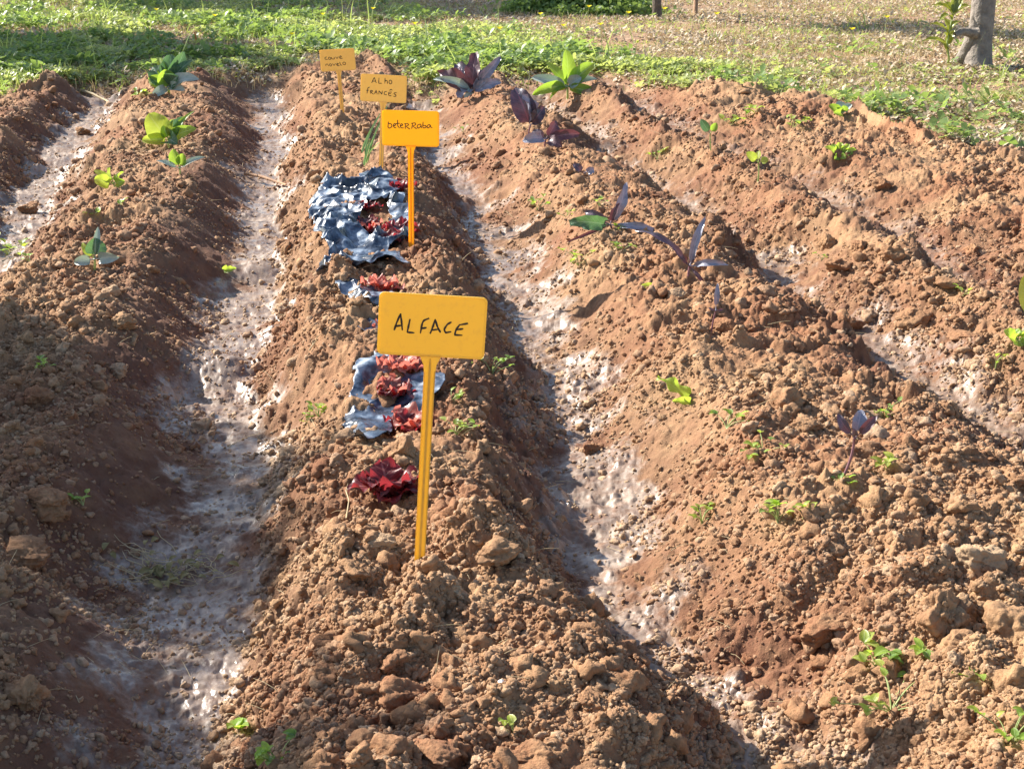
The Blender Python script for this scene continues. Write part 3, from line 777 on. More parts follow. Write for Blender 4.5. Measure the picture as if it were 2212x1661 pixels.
plant("cabbage_plant","large blue-green cabbage plant at the far end of the left ridge","cabbage",(366,206),(364,188),
  [(370,118,.06,.10,.06,'cabbage',.06),(330,145,.04,.10,.12,'cabbage',.06),(398,112,.08,.09,.1,'cabbage',.06),(356,150,-.02,.10,.06,'green',.05),(432,172,-.02,.07,.25,'pale',.05),(400,196,-.06,.05,.2,'pale',.04),(326,212,-.08,.05,.15,'pale',.04),(320,172,0,.07,.15,'green',.05),(400,150,.02,.10,.1,'cabbage',.06),(345,125,.06,.06,.1,'green',.05),(385,165,-.04,.09,.1,'cabbage',.05),(418,130,.05,.06,.15,'cabbage',.05)],'stemg',.006,seed=16)
bs = "small green seedlings on the far right beds"
plant("bean_seedling","yellow-green seedling on a pale upright stem beside a rounded clod","seedling",(1637,394),(1638,352),
  [(1612,330,.0,.035,.08,'yellow',.03),(1660,344,0,.028,.12,'yellow',.02),(1640,326,.02,.03,.06,'yellow',.02)],'stemg',.0024,bs,seed=17)
plant("bean_seedling","dark green seedling with two leaves on a thin stem on the far right bed","seedling",(1536,334),(1534,290),
  [(1514,258,0,.034,.06,'cabbage',.03),(1548,266,0,.03,.06,'green',.02)],'stemg',.002,bs,seed=18)
plant("cabbage_seedling","whitish green rosette among weeds at the top of the right beds","seedling",(1820,252),(1820,246),
  [(1808,220,.02,.05,.1,'pale',.03),(1790,228,0,.04,.15,'green',.03),(1840,226,0,.04,.15,'pale',.03),(1822,228,-.02,.045,.1,'green',.03),(1800,244,-.05,.04,.2,'green',.03)],'stemg',.003,bs,seed=19)
plant("leafy_weed","bright green leafy clump on the edge of the far right bed","weed",(1812,345),(1812,338),
  [(1780,318,0,.03,.15,'weed',.05),(1796,312,.02,.03,.1,'green',.05),(1815,308,.02,.035,.1,'weed',.05),(1835,312,.01,.03,.15,'weed',.05),(1850,324,0,.03,.2,'weed',.05),(1802,345,-.03,.03,.2,'green',.05),(1828,342,-.03,.03,.2,'weed',.05)],'stemg',.002,None,seed=20)
plant("leafy_weed","green leafy weed at the right picture edge beside a cracked block of earth","weed",(2200,742),(2198,734),
  [(2168,714,0,.028,.15,'weed',.05),(2186,712,.02,.028,.1,'weed',.05),(2206,714,.02,.03,.1,'green',.05),(2226,722,.01,.03,.15,'weed',.05),(2180,730,-.02,.025,.2,'weed',.05),(2210,748,-.02,.03,.2,'green',.05)],'stemg',.002,None,seed=21)
plant("leafy_shoot","olive leaf of a plant reaching in at the right picture edge","leafy plant",(2262,770),(2250,690),
  [(2216,590,0,.065,.05,'sucker0',.02),(2290,600,0,.06,.05,'green',.02)],'stemg',.003,None,seed=22)
plant("fallen_leaf","torn bright green leaf lying on the slope of the right bed","leaf",(1478,862),(1505,868),
  [(1420,814,.02,.030,.05,'weed',.3),(1452,866,-.03,.018,.1,'weed',.2)],'stemg',.0015,None,seed=23,stems=False)
plant("fallen_leaf","small yellow leaf lying beside the pale buff stone","leaf",(1400,622),(1428,620),
  [(1384,618,0,.018,.1,'yellow',.08)],'stemg',.001,None,seed=24,stems=False)
plant("fallen_leaf","dark green leaf scrap lying in the left furrow","leaf",(486,586),(474,588),
  [(510,580,.01,.02,.2,'weed',.1),(492,576,.03,.015,.2,'weed',.1)],'stemg',.001,None,seed=25,stems=False)

# weeds: sprigs with several small rounded leaves on thin stalks
def weed(name, label, px, py, h, n, seed, mats=('weed', 'yellow', 'weed', 'green'), spread=1.0, lw=.010, group="small weeds sprouting from the soil"):
    r = np.random.default_rng(seed); p = hit(px, py); t = thing(name, label, "weed", p, group)
    for k in range(n):
        a = r.uniform(0, 6.28); rr = h*spread*r.uniform(.25, 1); hh = h*r.uniform(.35, 1)*(1.1-.5*spread*.5)
        tip = p+np.array([math.cos(a)*rr, math.sin(a)*rr, hh]); ms = MB()
        tube(ms, bez(p-[0, 0, .003], p+[(tip-p)[0]*.3, (tip-p)[1]*.3, hh*.9], tip, 6), .0009, .0006, 5)
        s_ = ms.build("stem", M['stemg'], t, p)
        ml = MB()
        for q in range(int(r.integers(1, 4))):
            b = a+r.normal(0, 1.0)+q*2.1; L = lw*r.uniform(.9, 1.7)
            leaf(ml, tip, tip+np.array([math.cos(b)*L, math.sin(b)*L, r.uniform(-.2, .7)*L]), L*.75, .12, (0, 0, 1), n=6, m=5, shape=(.6, .6), ruf=.04)
        ml.build("leaf", M[mats[int(r.integers(0, len(mats)))]], t, p)
    return t
WEEDS = [
 (1648,985,.045,9,"straggly pale green weed with long runners in the middle of the right bed",1.6,.010),
 (1570,925,.03,5,"yellow-green weed upslope left of the straggly pale one",1.3,.010),
 (1910,905,.035,6,"small weed right of the purple seedling with a bent stem",1.0,.009),
 (1916,1030,.03,3,"thin single sprout right of the long bent purple stem",.4,.012),
 (1820,1052,.015,4,"tiny yellow sprout at the foot of the long bent purple stem",1.2,.008),
 (1680,1130,.04,6,"upright yellow-green weed at the foot of the slope below the straggly one",.5,.010),
 (1735,1120,.02,3,"two-leaved bright sprout right of the upright yellow-green weed",.8,.010),
 (1516,1130,.03,8,"low green tuft on the sunny bank of the right bed",1.1,.008),
 (1250,578,.05,9,"pale yellow weed on the crest left of the sprawling purple seedling",.9,.012),
 (1160,455,.05,7,"faint yellow-green weed uphill on the same bed",.9,.013),
 (1330,505,.03,5,"green weed tangled under the sprawling purple seedling",1.2,.010),
 (1345,545,.03,5,"pale grey-green weed below the sprawling purple seedling",1.3,.012),
 (1890,1438,.03,8,"blue-green trefoil weed above the long sprig at lower right",.9,.014),
 (2002,1440,.022,4,"yellow trefoil sprout above the flat-topped slab",.8,.012),
 (2080,1475,.022,6,"small trefoil weed at the right end of the flat-topped slab",.9,.011),
 (1925,1540,.05,14,"long sprawling yellow-green sprig at lower right",1.6,.010),
 (2180,1620,.05,10,"grassy tuft with trefoil leaves in the lower right corner",.8,.010),
 (600,1655,.035,8,"silvery green seedling at the bottom edge left of the middle ridge's clods",.8,.009),
 (520,1585,.018,3,"single yellow bud-like sprout on the shaded shoulder at the bottom",.7,.014),
 (1108,1575,.016,3,"tiny green sprout between clods near the bottom edge",.8,.009),
 (688,900,.03,6,"dull green weed on the shaded side of the middle ridge",1.2,.009),
 (665,915,.02,4,"smaller dull weed left of the one on the shaded side",1.2,.008),
 (1062,812,.04,9,"pale green weed right of the nearest sign's plate, lower corner",1.1,.009),
 (985,940,.03,8,"pale creeping weed right of the nearest sign's stake",1.3,.009),
 (975,870,.02,4,"thin pale shoots against the middle of the nearest stake",1.0,.008),
 (1225,470,.03,5,"small green weed below the sprawling seedling's drooping leaf",1.1,.010),
 (1295,445,.03,5,"small weed upslope of the sprawling seedling",1.1,.010),
 (1580,272,.05,6,"green weed on the far bed behind the dark two-leaved seedling",1.1,.02),
 (1715,278,.05,7,"bright weed below the grass edge on the far right bed",1.1,.02),
 (1640,255,.05,6,"weed with pale blades at the upper edge of the right beds",1.0,.02),
 (2080,640,.022,4,"tiny pale weed on the rightmost ridge crest",1.0,.010),
 (1775,563,.02,4,"small yellow sprout left of the large smooth clod",1.0,.010),
 (2150,795,.03,4,"thin upright grass sprout near the right edge",.5,.009),
 (200,470,.02,3,"yellow speck of a sprout left of the nearest left-ridge seedling",1.0,.013),
 (65,570,.03,4,"small yellow sprout on the dark left bank",1.0,.012),
 (15,550,.05,8,"dark green weed at the left picture edge",1.2,.016),
 (100,800,.03,6,"shaded grey-green weed on top of the left ridge",1.2,.010),
 (180,1095,.02,4,"faint green sprout on the slope of the left ridge",1.2,.009),
 (305,210,.04,6,"yellow weed left of the large blue-green cabbage",1.1,.016),
 (260,450,.025,3,"yellow sprout in the gap of the left ridge",.8,.014),
 (1000,285,.03,4,"small weed right of the orange sign",1.0,.012),
 (1420,345,.04,5,"weed between the two far furrows",1.0,.012),
]
for q, (px, py, h, n, lab, sp, lw) in enumerate(WEEDS):
    weed("small_weed", lab, px, py, h, n, 700+q, spread=sp, lw=lw)

# leek behind the orange sign
def leek():
    p = hit(788, 362); t = thing("leek", "young leek with long drooping blades behind the orange sign", "leek", p)
    for k, (x0, y0, x1, y1, dy, sag) in enumerate([(788,362,826,262,-.05,.1),(790,325,832,232,.0,.2),(778,312,822,250,.04,.15),(800,345,845,215,-.02,.1),(795,352,858,300,-.1,.3),(786,356,800,300,.03,.05)]):
        a = P(x0, y0, p[1]); c = P(x1, y1, p[1]+dy); mb = MB()
        if k == 0: a = p
        leaf(mb, p+(a-p)*.6, c, .010, sag*.5, (0, -.4, 1), cup=.3, n=14, m=5, shape=(.45, .6)); mb.build("leaf", M['leek'], t, p)
leek()

# ------------------------------------------------------------------ lettuces
def lettuce(label, px, py, rad, n, seed, mats, up=.6, name="red_lettuce"):
    rad = rad*1.12
    r = np.random.default_rng(seed); p = hit(px, py); t = thing(name, label, "lettuce", p, "red lettuces along the middle ridge")
    for k in range(n):
        a = k*2.39996+r.uniform(-.3, .3); f = k/n
        ou = rad*(1.15-.5*f)*r.uniform(.6, 1.15); el = (.1+f*1.1)*up*r.uniform(.6, 1.3)
        c = p+np.array([math.cos(a)*ou, math.sin(a)*ou, ou*el+.006])
        b = p+np.array([math.cos(a)*rad*.1, math.sin(a)*rad*.1, -.003])
        mb = MB(); leaf(mb, b, c, rad*r.uniform(.75, 1.15), .22, (-math.cos(a)*.2, -math.sin(a)*.2, 1), cup=.15, ruf=.17, rn=r.uniform(2.4, 3.6), shape=(1.7, .55), n=18, m=13, ph=r.uniform(0, 6))
        mb.build("leaf", M[mats[int(r.integers(0, len(mats)))]], t, p)
lettuce("dark red lettuce in the open soil below the film, nearest of the lettuces", 838, 1082, .048, 17, 31, ('lettuce',), .95)
lettuce("bright red frilly lettuce half behind the nearest stake at the film's lower corner", 884, 935, .042, 10, 32, ('lettucep', 'lettucep', 'lettuce'), .8)
lettuce("red lettuce in the centre of the glossy film beside the nearest stake", 850, 862, .040, 10, 33, ('lettucep', 'lettuce'), .8)
lettuce("pinkish lettuce just under the nearest sign's plate", 872, 808, .042, 10, 34, ('lettucep',), .8)
lettuce("pinkish lettuce peeping over the nearest sign's top left corner", 826, 636, .046, 11, 35, ('lettucep',), .9)
lettuce("red lettuce mostly hidden behind the nearest sign's left edge", 838, 722, .04, 9, 36, ('lettuce', 'lettucep'), .7)
lettuce("deep red lettuce low in the crumpled film's front", 832, 535, .050, 9, 37, ('lettuce',), .6)
lettuce("red lettuce at the right edge of the crumpled film beside the orange sign's stake", 866, 510, .050, 9, 38, ('lettuce',), .5)
lettuce("red lettuce in the middle of the crumpled film", 796, 505, .050, 10, 39, ('lettuce', 'lettucep'), .6)
lettuce("small dark red lettuce at the crumpled film's upper left", 790, 455, .040, 8, 40, ('lettuce',), .5)
lettuce("small red lettuce at the crumpled film's upper right", 862, 412, .045, 8, 41, ('lettuce',), .4)

# ------------------------------------------------------------------ plastic mulch film
def make_film():
    m, t, b = newmat("black_film")
    b.inputs["Base Color"].default_value = (.012, .016, .024, 1); b.inputs["Roughness"].default_value = .19
    b.inputs["IOR"].default_value = 1.5; b.inputs["Specular IOR Level"].default_value = .6
    geo = N(t, "ShaderNodeNewGeometry"); n1 = noise(t, 55, 3, .6, geo.outputs["Position"]); n2 = noise(t, 16, 4, .6, geo.outputs["Position"])
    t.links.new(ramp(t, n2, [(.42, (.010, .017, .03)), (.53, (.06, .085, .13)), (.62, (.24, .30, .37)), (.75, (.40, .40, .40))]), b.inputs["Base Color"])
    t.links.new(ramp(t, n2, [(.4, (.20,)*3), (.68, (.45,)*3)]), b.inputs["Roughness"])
    bu = N(t, "ShaderNodeBump"); bu.inputs["Strength"].default_value = .35; bu.inputs["Distance"].default_value = .004
    t.links.new(n1, bu.inputs["Height"]); t.links.new(bu.outputs[0], b.inputs["Normal"])
    return m
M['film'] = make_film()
def inpoly(x, y, poly):
    c = np.zeros(x.shape, bool); n = len(poly)
    for i in range(n):
        x1, y1 = poly[i]; x2, y2 = poly[(i+1) % n]
        cond = ((y1 > y) != (y2 > y)); xi = (x2-x1)*(y-y1)/(y2-y1+1e-12)+x1
        c ^= cond & (x < xi)
    return c
def film(label, outline, holes, seed, amp=.022, fs=16):
    Wp = np.array([hit(a, b)[:2] for a, b in outline]); Hp = [np.array([hit(a, b)[:2] for a, b in h]) for h in holes]
    lo, hi = Wp.min(0)-.01, Wp.max(0)+.01
    n = 170; ns = (max(30, int(n*(hi[0]-lo[0])/.35)), max(30, int(n*(hi[1]-lo[1])/.35)))
    X, Y = np.meshgrid(np.linspace(lo[0], hi[0], ns[0]), np.linspace(lo[1], hi[1], ns[1]))
    wx = X+(fbm(X*14, Y*14, seed)-.5)*.05; wy = Y+(fbm(X*14, Y*14, seed+3)-.5)*.05
    def ridge(sx, sy, s): return 1-np.abs(2*vn(X*sx+fbm(X*9, Y*9, s+1)*2, Y*sy+fbm(X*9, Y*9, s+2)*2, s)-1)
    cr = (ridge(fs, fs*.7, seed)**2*.6+ridge(fs*2.3, fs*1.6, seed+11)**2*.26+ridge(fs*5, fs*4, seed+21)*.035)
    ins = inpoly(wx, wy, Wp)
    for h in Hp: ins &= ~inpoly(wx, wy, h)
    Z = height(X, Y, False)[0]+.006+amp*cr
    i = np.arange(X.size).reshape(X.shape)
    q = np.stack([i[:-1, :-1], i[:-1, 1:], i[1:, 1:], i[1:, :-1]], -1)
    k = ins[:-1, :-1] & ins[:-1, 1:] & ins[1:, 1:] & ins[1:, :-1]
    q = q[k].reshape(-1, 4)
    V = np.stack([X+(fbm(X*30, Y*30, seed+31)-.5)*.02, Y+(fbm(X*30, Y*30, seed+32)-.5)*.02, Z], -1).reshape(-1, 3)
    used = np.unique(q); rem = -np.ones(len(V), int); rem[used] = np.arange(len(used)); V = V[used]; q = rem[q]
    c = V.mean(0); c[2] = V[:, 2].min()
    o = link("plastic_film", mesh_from("plastic_film", V-c, q, M['film'])); o.location = c
    sm = o.modifiers.new("thick", 'SOLIDIFY'); sm.thickness = .0006
    tag(o, label, "plastic film", "torn black mulch films on the middle ridge")
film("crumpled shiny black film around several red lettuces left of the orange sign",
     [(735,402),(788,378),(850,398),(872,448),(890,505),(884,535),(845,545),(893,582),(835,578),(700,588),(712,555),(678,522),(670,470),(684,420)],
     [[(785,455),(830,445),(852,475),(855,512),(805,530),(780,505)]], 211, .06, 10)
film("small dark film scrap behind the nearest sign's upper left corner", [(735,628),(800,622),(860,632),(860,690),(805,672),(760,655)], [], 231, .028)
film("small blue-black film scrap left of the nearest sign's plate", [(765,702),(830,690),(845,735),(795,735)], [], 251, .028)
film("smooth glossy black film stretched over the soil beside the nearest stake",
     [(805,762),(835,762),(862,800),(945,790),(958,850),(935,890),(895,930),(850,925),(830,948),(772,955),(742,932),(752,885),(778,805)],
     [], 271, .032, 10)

# ------------------------------------------------------------------ litter, sticks
def strand(mb, p, L, a, r, seed, w0=.0008):
    rr = np.random.default_rng(seed); q = []; x, y = p[0], p[1]
    for k in range(6):
        q.append([x, y, Hz(x, y, False)+.006+.006*rr.random()+ (0.004 if 0 < k < 5 else 0)]); a += rr.normal(0, r); x += math.cos(a)*L/5; y += math.sin(a)*L/5
    tube(mb, q, w0, w0*.5, 5)
p = hit(370, 1240); r = np.random.default_rng(5)
t = thing("withered_weeds", "heap of withered weeds lying in the shaded left furrow", "dried weeds", p)
mb = MB()
for k in range(46): strand(mb, p[:2]+r.normal(0, 1, 2)*[.035, .028], r.uniform(.03, .08), r.uniform(-.6, .6)+(3.14 if k % 2 else 0), .4, 800+k, .0009)
mb.build("stalks", M['straw'], t, p)
mb = MB()
for k in range(38):
    c = p+np.array([r.normal(0, .04), r.normal(0, .03), 0]); c[2] = Hz(c[0], c[1], False)+.008+r.random()*.012; a = r.uniform(0, 6.28); L = r.uniform(.012, .026)
    leaf(mb, c, c+[math.cos(a)*L, math.sin(a)*L, r.normal(0, .004)], L*.5, .2, n=6, m=5, ruf=.1)
mb.build("dead_leaves", M['deadleaf'], t, p)
def stick(name, label, a, b, rad, mat, cat="stick", lift=.004):
    A, B = hit(*a), hit(*b); mid = (A+B)/2; pts = [A+[0, 0, lift], A*.6+B*.4+[.003, .004, lift+.004], A*.25+B*.75+[-.002, -.003, lift+.003], B+[0, 0, lift]]
    mb = MB(); tube(mb, pts, [rad*1.1, rad, rad*.85, rad*.5], None, 8) if False else tube(mb, np.array(pts), np.array([rad*1.1, rad, rad*.85, rad*.5]), None, 8)
    o = mb.build(name, M[mat], None, mid); o.location = mid; tag(o, label, cat); return o
stick("root_stick", "brown stick lying across the left furrow", (530,378), (618,402), .006, 'wood')
stick("straw_stalk", "pale straw stalk on the mound left of the nearest sign", (668,762), (695,728), .0012, 'straw')
stick("straw_stalk", "bent pale straw at the left of the dark red lettuce", (748,1125), (752,1052), .0010, 'straw')
stick("dead_twig", "thin pale twig in the far left furrow by the grass", (175,198), (235,222), .007, 'straw')
o = stick("straw_stalk", "short pale twig on the ridge left of the farthest sign's foot", (815,205), (795,215), .003, 'straw')
# pale chip under the lettuce
pp = hit(846, 1112); me = rock_proto(3, 77, .6); V = me[0]*np.array([.019, .006, .009]); o = link("pale_chip", mesh_from("chip", V, me[1], M['stone'])); o.location = (pp[0], pp[1], pp[2]+.004); tag(o, "flat pale chip of wood under the dark red lettuce", "chip")
pb = hit(424, 100); mb = MB(); tube(mb, bez(pb, P(426, 90, pb[1]), P(420, 70, pb[1]), 6), .006, .004, 6); o = mb.build("orange_twig", M['orange'], None, pb); o.location = pb; tag(o, "thin orange dead stem standing in the grass behind the left ridge", "twig")

# straw bits: uncountable litter
r = np.random.default_rng(61); mb = MB()
for k in range(650):
    y = 1.4*(9/1.4)**r.random(); x = (r.random()*2-1)*(.1+.4*y)
    z_, si, ro, kk = height(x, y, False)
    L = r.uniform(.01, .05)*(1+y*.1); a = r.uniform(0, 3.14)
    c = np.array([x, y, z_[0]+.007]); d = np.array([math.cos(a), math.sin(a), r.normal(0, .2)])*L
    tube(mb, bez(c, c+d*.5+[0, 0, r.uniform(0, .01)], c+d, 4), .0005*(.7+y*.25), .0003*(.7+y*.25), 3, False)
o = mb.build("straw_litter", M['straw'], None); tag(o, "fine dry straw and root bits lying on the soil", "straw litter", kind='stuff')

# ------------------------------------------------------------------ grass and clover beyond the plot
def green_cover():
    r = np.random.default_rng(12)
    def pts(n, y0=4.5, y1=17):
        y = y0*(y1/y0)**r.random(n); x = (r.random(n)*2-1)*(.8+.43*y)
        return x, y
    def lush(x, y):               # how green: lush left and centre, thin and dry to the right and far away
        e = edge_d(x, y)
        side = np.clip(1.0-np.clip((x+1.0)/2.2, 0, 1)*.95-np.clip((y-8.6-np.clip(-x, 0, 2)*1.3)/2.6, 0, 1)*.9, 0.012, 1)
        band = np.exp(-((e-.45)/.5)**2)*.6*(x > -.5)*np.clip(1.6-x*.75, .06, 1)
        return np.clip(side+band, 0, 1)*sst(e/.35+.35+(fbm(x*5, y*5, 77)-.5)*2.2), e
    # clover: three leaflets on a short stalk
    def fans(n, size, hgt, name, mats, thr, leaflets, label, cat, elong=1.0, lu=True, seed=0, y0=4.5, y1=17):
        x, y = pts(n, y0, y1); l, e = lush(x, y)
        cl = fbm(x*2.6+seed, y*2.6, 400+seed, 3)
        prob = l*sst((cl-thr)/.16) if lu else sst(e/.2+.5)*(1-.2*l)*sst((cl-thr)/.16)
        kp = (r.random(n) < prob) & (e > -.35)
        x, y, cl = x[kp], y[kp], cl[kp]; m = len(x)
        zb = height(x, y, False)[0]
        hh = hgt*(.35+1.2*np.clip(cl-.3, 0, .5)*2)*r.uniform(.3, 1.2, m)
        Vs, Qs = [], []; nv = 0
        sz = size*r.uniform(.6, 1.35, m)
        tx, ty = r.normal(0, .35, m), r.normal(0, .35, m)
        for q in range(leaflets):
            a = r.uniform(0, 6.28, m) if leaflets < 3 else (q*2.094+r.uniform(-.3, .3, m)+x*97)
            dx, dy = np.cos(a), np.sin(a); px_, py_ = -dy, dx
            L = sz*elong; W_ = sz*.55
            dz = r.uniform(-.3, .55, m)
            c = np.stack([x, y, zb+hh], -1)
            d = np.stack([dx, dy, dz+tx*dx+ty*dy], -1)*L[:, None]; s_ = np.stack([px_, py_, tx*px_+ty*py_], -1)*W_[:, None]
            up = np.array([0, 0, 1])*(W_*.35)[:, None]
            v0 = c; v1 = c+d*.55+s_+up; v2 = c+d; v3 = c+d*.55-s_+up
            vm = c+d*.55
            V = np.stack([v0, v1, v2, vm, v3], 1).reshape(-1, 3)
            b = np.arange(m)[:, None]*5+nv
            Qs.append(np.concatenate([b+np.array([[0, 3, 2, 1]]), b+np.array([[0, 4, 2, 3]])])); Vs.append(V); nv += len(V)
        V, Q = np.concatenate(Vs), np.concatenate(Qs)
        o = link(name, mesh_from(name, V, Q, mats, True)); tag(o, label, cat, kind='stuff'); print(name, len(Q))
    fans(420000, .019, .038, "clover", M['cover1'], .44, 3, "low green clover covering the ground beyond the beds", "clover")
    fans(110000, .026, .055, "broad_leaved_weeds", M['cover2'], .50, 3, "patches of darker broad-leaved weeds in the grass", "weeds", 1.2, seed=5)
    fans(330000, .017, .016, "dry_litter", M['litter'], .34, 1, "dry straw-coloured leaves and clippings on the tilled ground", "dry litter", 1.3, False, seed=9)
    fans(60000, .014, .02, "sparse_green_weeds", M['cover3'], .40, 2, "thin yellowish green weeds between the dry clippings", "weeds", 1.0, False, seed=14)
    # grass blades
    def blades(n, hgt, wd, mat, name, label, dry, seed, thr=.4):
        x, y = pts(n); l, e = lush(x, y); cl = fbm(x*1.7+seed, y*1.7, 450+seed, 3)
        prob = (np.maximum(l, .12) if not dry else 1-.3*l)*sst((cl-thr)/.2)
        kp = (r.random(n) < prob) & (e > -.08); x, y = x[kp], y[kp]; m = len(x); zb = height(x, y, False)[0]
        L = hgt*r.uniform(.4, 1.4, m); a = r.uniform(0, 6.28, m); le = r.uniform(.1, .8, m)
        dx, dy = np.cos(a)*le, np.sin(a)*le; b = r.uniform(0, 6.28, m); sx, sy = np.cos(b)*wd, np.sin(b)*wd
        K = []
        for t, ws in ((0, 1), (.4, .9), (.75, .6), (1, .08)):
            c = np.stack([x+dx*L*t*t, y+dy*L*t*t, zb+L*t*(1-.35*le*t)], -1); s_ = np.stack([sx*ws, sy*ws, 0*sx], -1)
            K += [c-s_, c+s_]
        V = np.stack(K, 1).reshape(-1, 3); b0 = np.arange(m)[:, None]*8
        Q = np.concatenate([b0+np.array([[0, 1, 3, 2]])+2*k for k in range(3)])
        o = link(name, mesh_from(name, V, Q, mat, True)); tag(o, label, "grass", kind='stuff'); print(name, len(Q))
    blades(90000, .08, .0026, M['blade'], "green_grass", "green grass blades standing among the clover", False, 3)
    blades(2600, .22, .004, M['blade2'], "tall_grass", "taller pale green grass blades rising from the clover", False, 8, .46)
    blades(120000, .055, .0018, M['straw'], "dry_grass", "short dry grass stubble on the tilled ground", True, 5)
def covermat(name, c1, c2, c3, tr, tf=.45, ro=.45):
    m, t, b = newmat(name); geo = N(t, "ShaderNodeNewGeometry"); n1 = noise(t, 3.2, 4, .7, geo.outputs["Position"]); n2 = noise(t, 60, 2, .6, geo.outputs["Position"])
    c = mix(t, .5, ramp(t, n1, [(.35, c1), (.5, c2), (.68, c3)]), ramp(t, n2, [(.35, c1), (.65, c3)]))
    t.links.new(c, b.inputs["Base Color"]); b.inputs["Roughness"].default_value = ro
    trn = N(t, "ShaderNodeBsdfTranslucent"); trn.inputs[0].default_value = (*tr, 1)
    ms = N(t, "ShaderNodeMixShader"); ms.inputs[0].default_value = tf
    t.links.new(b.outputs[0], ms.inputs[1]); t.links.new(trn.outputs[0], ms.inputs[2]); t.links.new(ms.outputs[0], t.nodes["Material Output"].inputs[0])
    return m
M['cover1'] = covermat("clover_leaf", (.14, .20, .055), (.28, .34, .11), (.52, .52, .27), (.54, .62, .16))
M['cover2'] = covermat("broad_weed_leaf", (.08, .15, .045), (.15, .24, .07), (.28, .36, .12), (.36, .50, .10), .4)
M['cover3'] = covermat("thin_weed_leaf", (.16, .22, .06), (.27, .32, .10), (.38, .36, .16), (.5, .55, .12), .4)
M['litter'] = covermat("dry_litter_leaf", (.26, .18, .11), (.48, .37, .25), (.68, .58, .44), (.5, .4, .2), .2, .7)
M['blade'] = covermat("grass_blade", (.16, .22, .07), (.30, .34, .13), (.50, .48, .26), (.4, .55, .08), .4)
M['blade2'] = covermat("tall_grass_blade", (.20, .32, .08), (.30, .40, .12), (.42, .48, .2), (.5, .6, .15), .4)
green_cover()
# yellow flowers
FL = [(1440,58),(1222,82),(1265,45),(1030,5),(612,15),(735,20),(1155,55),(1440,18),(1545,70),(1850,95),(1910,66),(560,8),(965,5),(700,60),(640,110),(900,95),(1080,100),(1300,90),(330,60),(470,60),(805,45),(1365,68)]
for q, (px, py) in enumerate(FL):
    r = np.random.default_rng(1300+q); e = hit(px, py+18); hgt = .07+.05*r.random()
    t = thing("yellow_flower", "small yellow five-petalled flower on a thin stalk above the clover", "flower", e, "small yellow flowers dotted over the clover")
    mb = MB(); top = e+np.array([r.normal(0, .02), r.normal(0, .02), hgt+.05]); tube(mb, bez(e, (e+top)/2, top, 4), .002, .0015, 5); mb.build("stalk", M['stemg'], t, e)
    mb = MB()
    for k in range(5):
        a = k*1.257; leaf(mb, top, top+np.array([math.cos(a)*.02, math.sin(a)*.02, .012]), .018, .05, n=5, m=5, shape=(.8, .5))
    mb.build("petals", M['petal'], t, e)

# ------------------------------------------------------------------ trees
def leafcards(mb_pts, r, L, wd):
    c = mb_pts; m = len(c)
    d = r.normal(size=(m, 3)); d[:, 2] = d[:, 2]*.6-.35; d /= np.linalg.norm(d, axis=1)[:, None]
    s_ = np.cross(d, r.normal(size=(m, 3))); s_ /= np.linalg.norm(s_, axis=1)[:, None]; n = np.cross(s_, d)
    L = L*r.uniform(.6, 1.3, m)[:, None]; W_ = wd*r.uniform(.7, 1.2, m)[:, None]
    v0, v2 = c, c+d*L; vm = c+d*L*.5-n*W_*.15; v1 = c+d*L*.5+s_*W_; v3 = c+d*L*.5-s_*W_
    V = np.stack([v0, v1, v2, vm, v3], 1).reshape(-1, 3); b = np.arange(m)[:, None]*5
    return V, np.concatenate([b+np.array([[0, 3, 2, 1]]), b+np.array([[0, 4, 2, 3]])])
def tree(name, label, base_p, top_p, r0, r1, crown_c, crown_r, nl, seed, mat, leafm, L=.09, wd=.02, cluster=60, flare=None, group=None, sparse=.35):
    r = np.random.default_rng(seed); base_p, top_p, cc = map(lambda v: np.array(v, float), (base_p, top_p, crown_c))
    t = thing(name, label, "tree", base_p, group)
    mb = MB(); pts = bez(base_p-[0, 0, .05], (base_p+top_p)/2+[r.normal(0, .02), r.normal(0, .02), 0], top_p, 16)
    R = np.linspace(r0, r1, 16); R[0] *= 1.35; R[1] *= 1.12
    tube(mb, pts, R, None, 20)
    ends = []
    for k in range(9):
        a = k*2.4+r.uniform(-.4, .4); e = cc+np.array([math.cos(a)*crown_r[0]*.65, math.sin(a)*crown_r[1]*.65, r.uniform(-.4, .6)*crown_r[2]])
        m_ = (top_p+e)/2+[0, 0, .15]; bb = bez(top_p-[0, 0, .02], m_, e, 8); tube(mb, bb, r1*.6, r1*.12, 7)
        for q in range(3):
            s0 = bb[3+q]; e2 = e+r.normal(size=3)*np.array(crown_r)*.3; tube(mb, bez(s0, (s0+e2)/2+[0, 0, .05], e2, 5), r1*.2, r1*.05, 5)
    mb.build("trunk", M[mat], t, base_p)
    cl = r.normal(size=(cluster, 3)); cl /= np.linalg.norm(cl, axis=1)[:, None]; cl = cl*(r.uniform(.25, 1, cluster)**.5)[:, None]*np.array(crown_r)+cc
    k = r.integers(0, cluster, nl); c = cl[k]+r.normal(size=(nl, 3))*np.array(crown_r)*(.13+.1*r.random((nl, 1)))
    V, Q = leafcards(c, r, L, wd)
    link("crown", mesh_from("crown", V-base_p, Q, M[leafm]), t)
    return t
M['treeleaf'] = covermat("tree_leaf", (.03, .06, .018), (.05, .09, .025), (.08, .13, .04), (.15, .28, .04), .25)
tb = hit(2112, 148)
tp = P(2126, 0, tb[1]+.05); tdir = unit(tp-tb)
TT = tree("fruit_tree", "leaning grey tree trunk with leafy suckers at its foot at upper right", tb, tb+tdir*1.3, .066, .056, tb+tdir*1.3+np.array([.25, .1, .55]), (.9, .8, .55), 5200, 21, 'bark', 'treeleaf', .13, .025, 46)
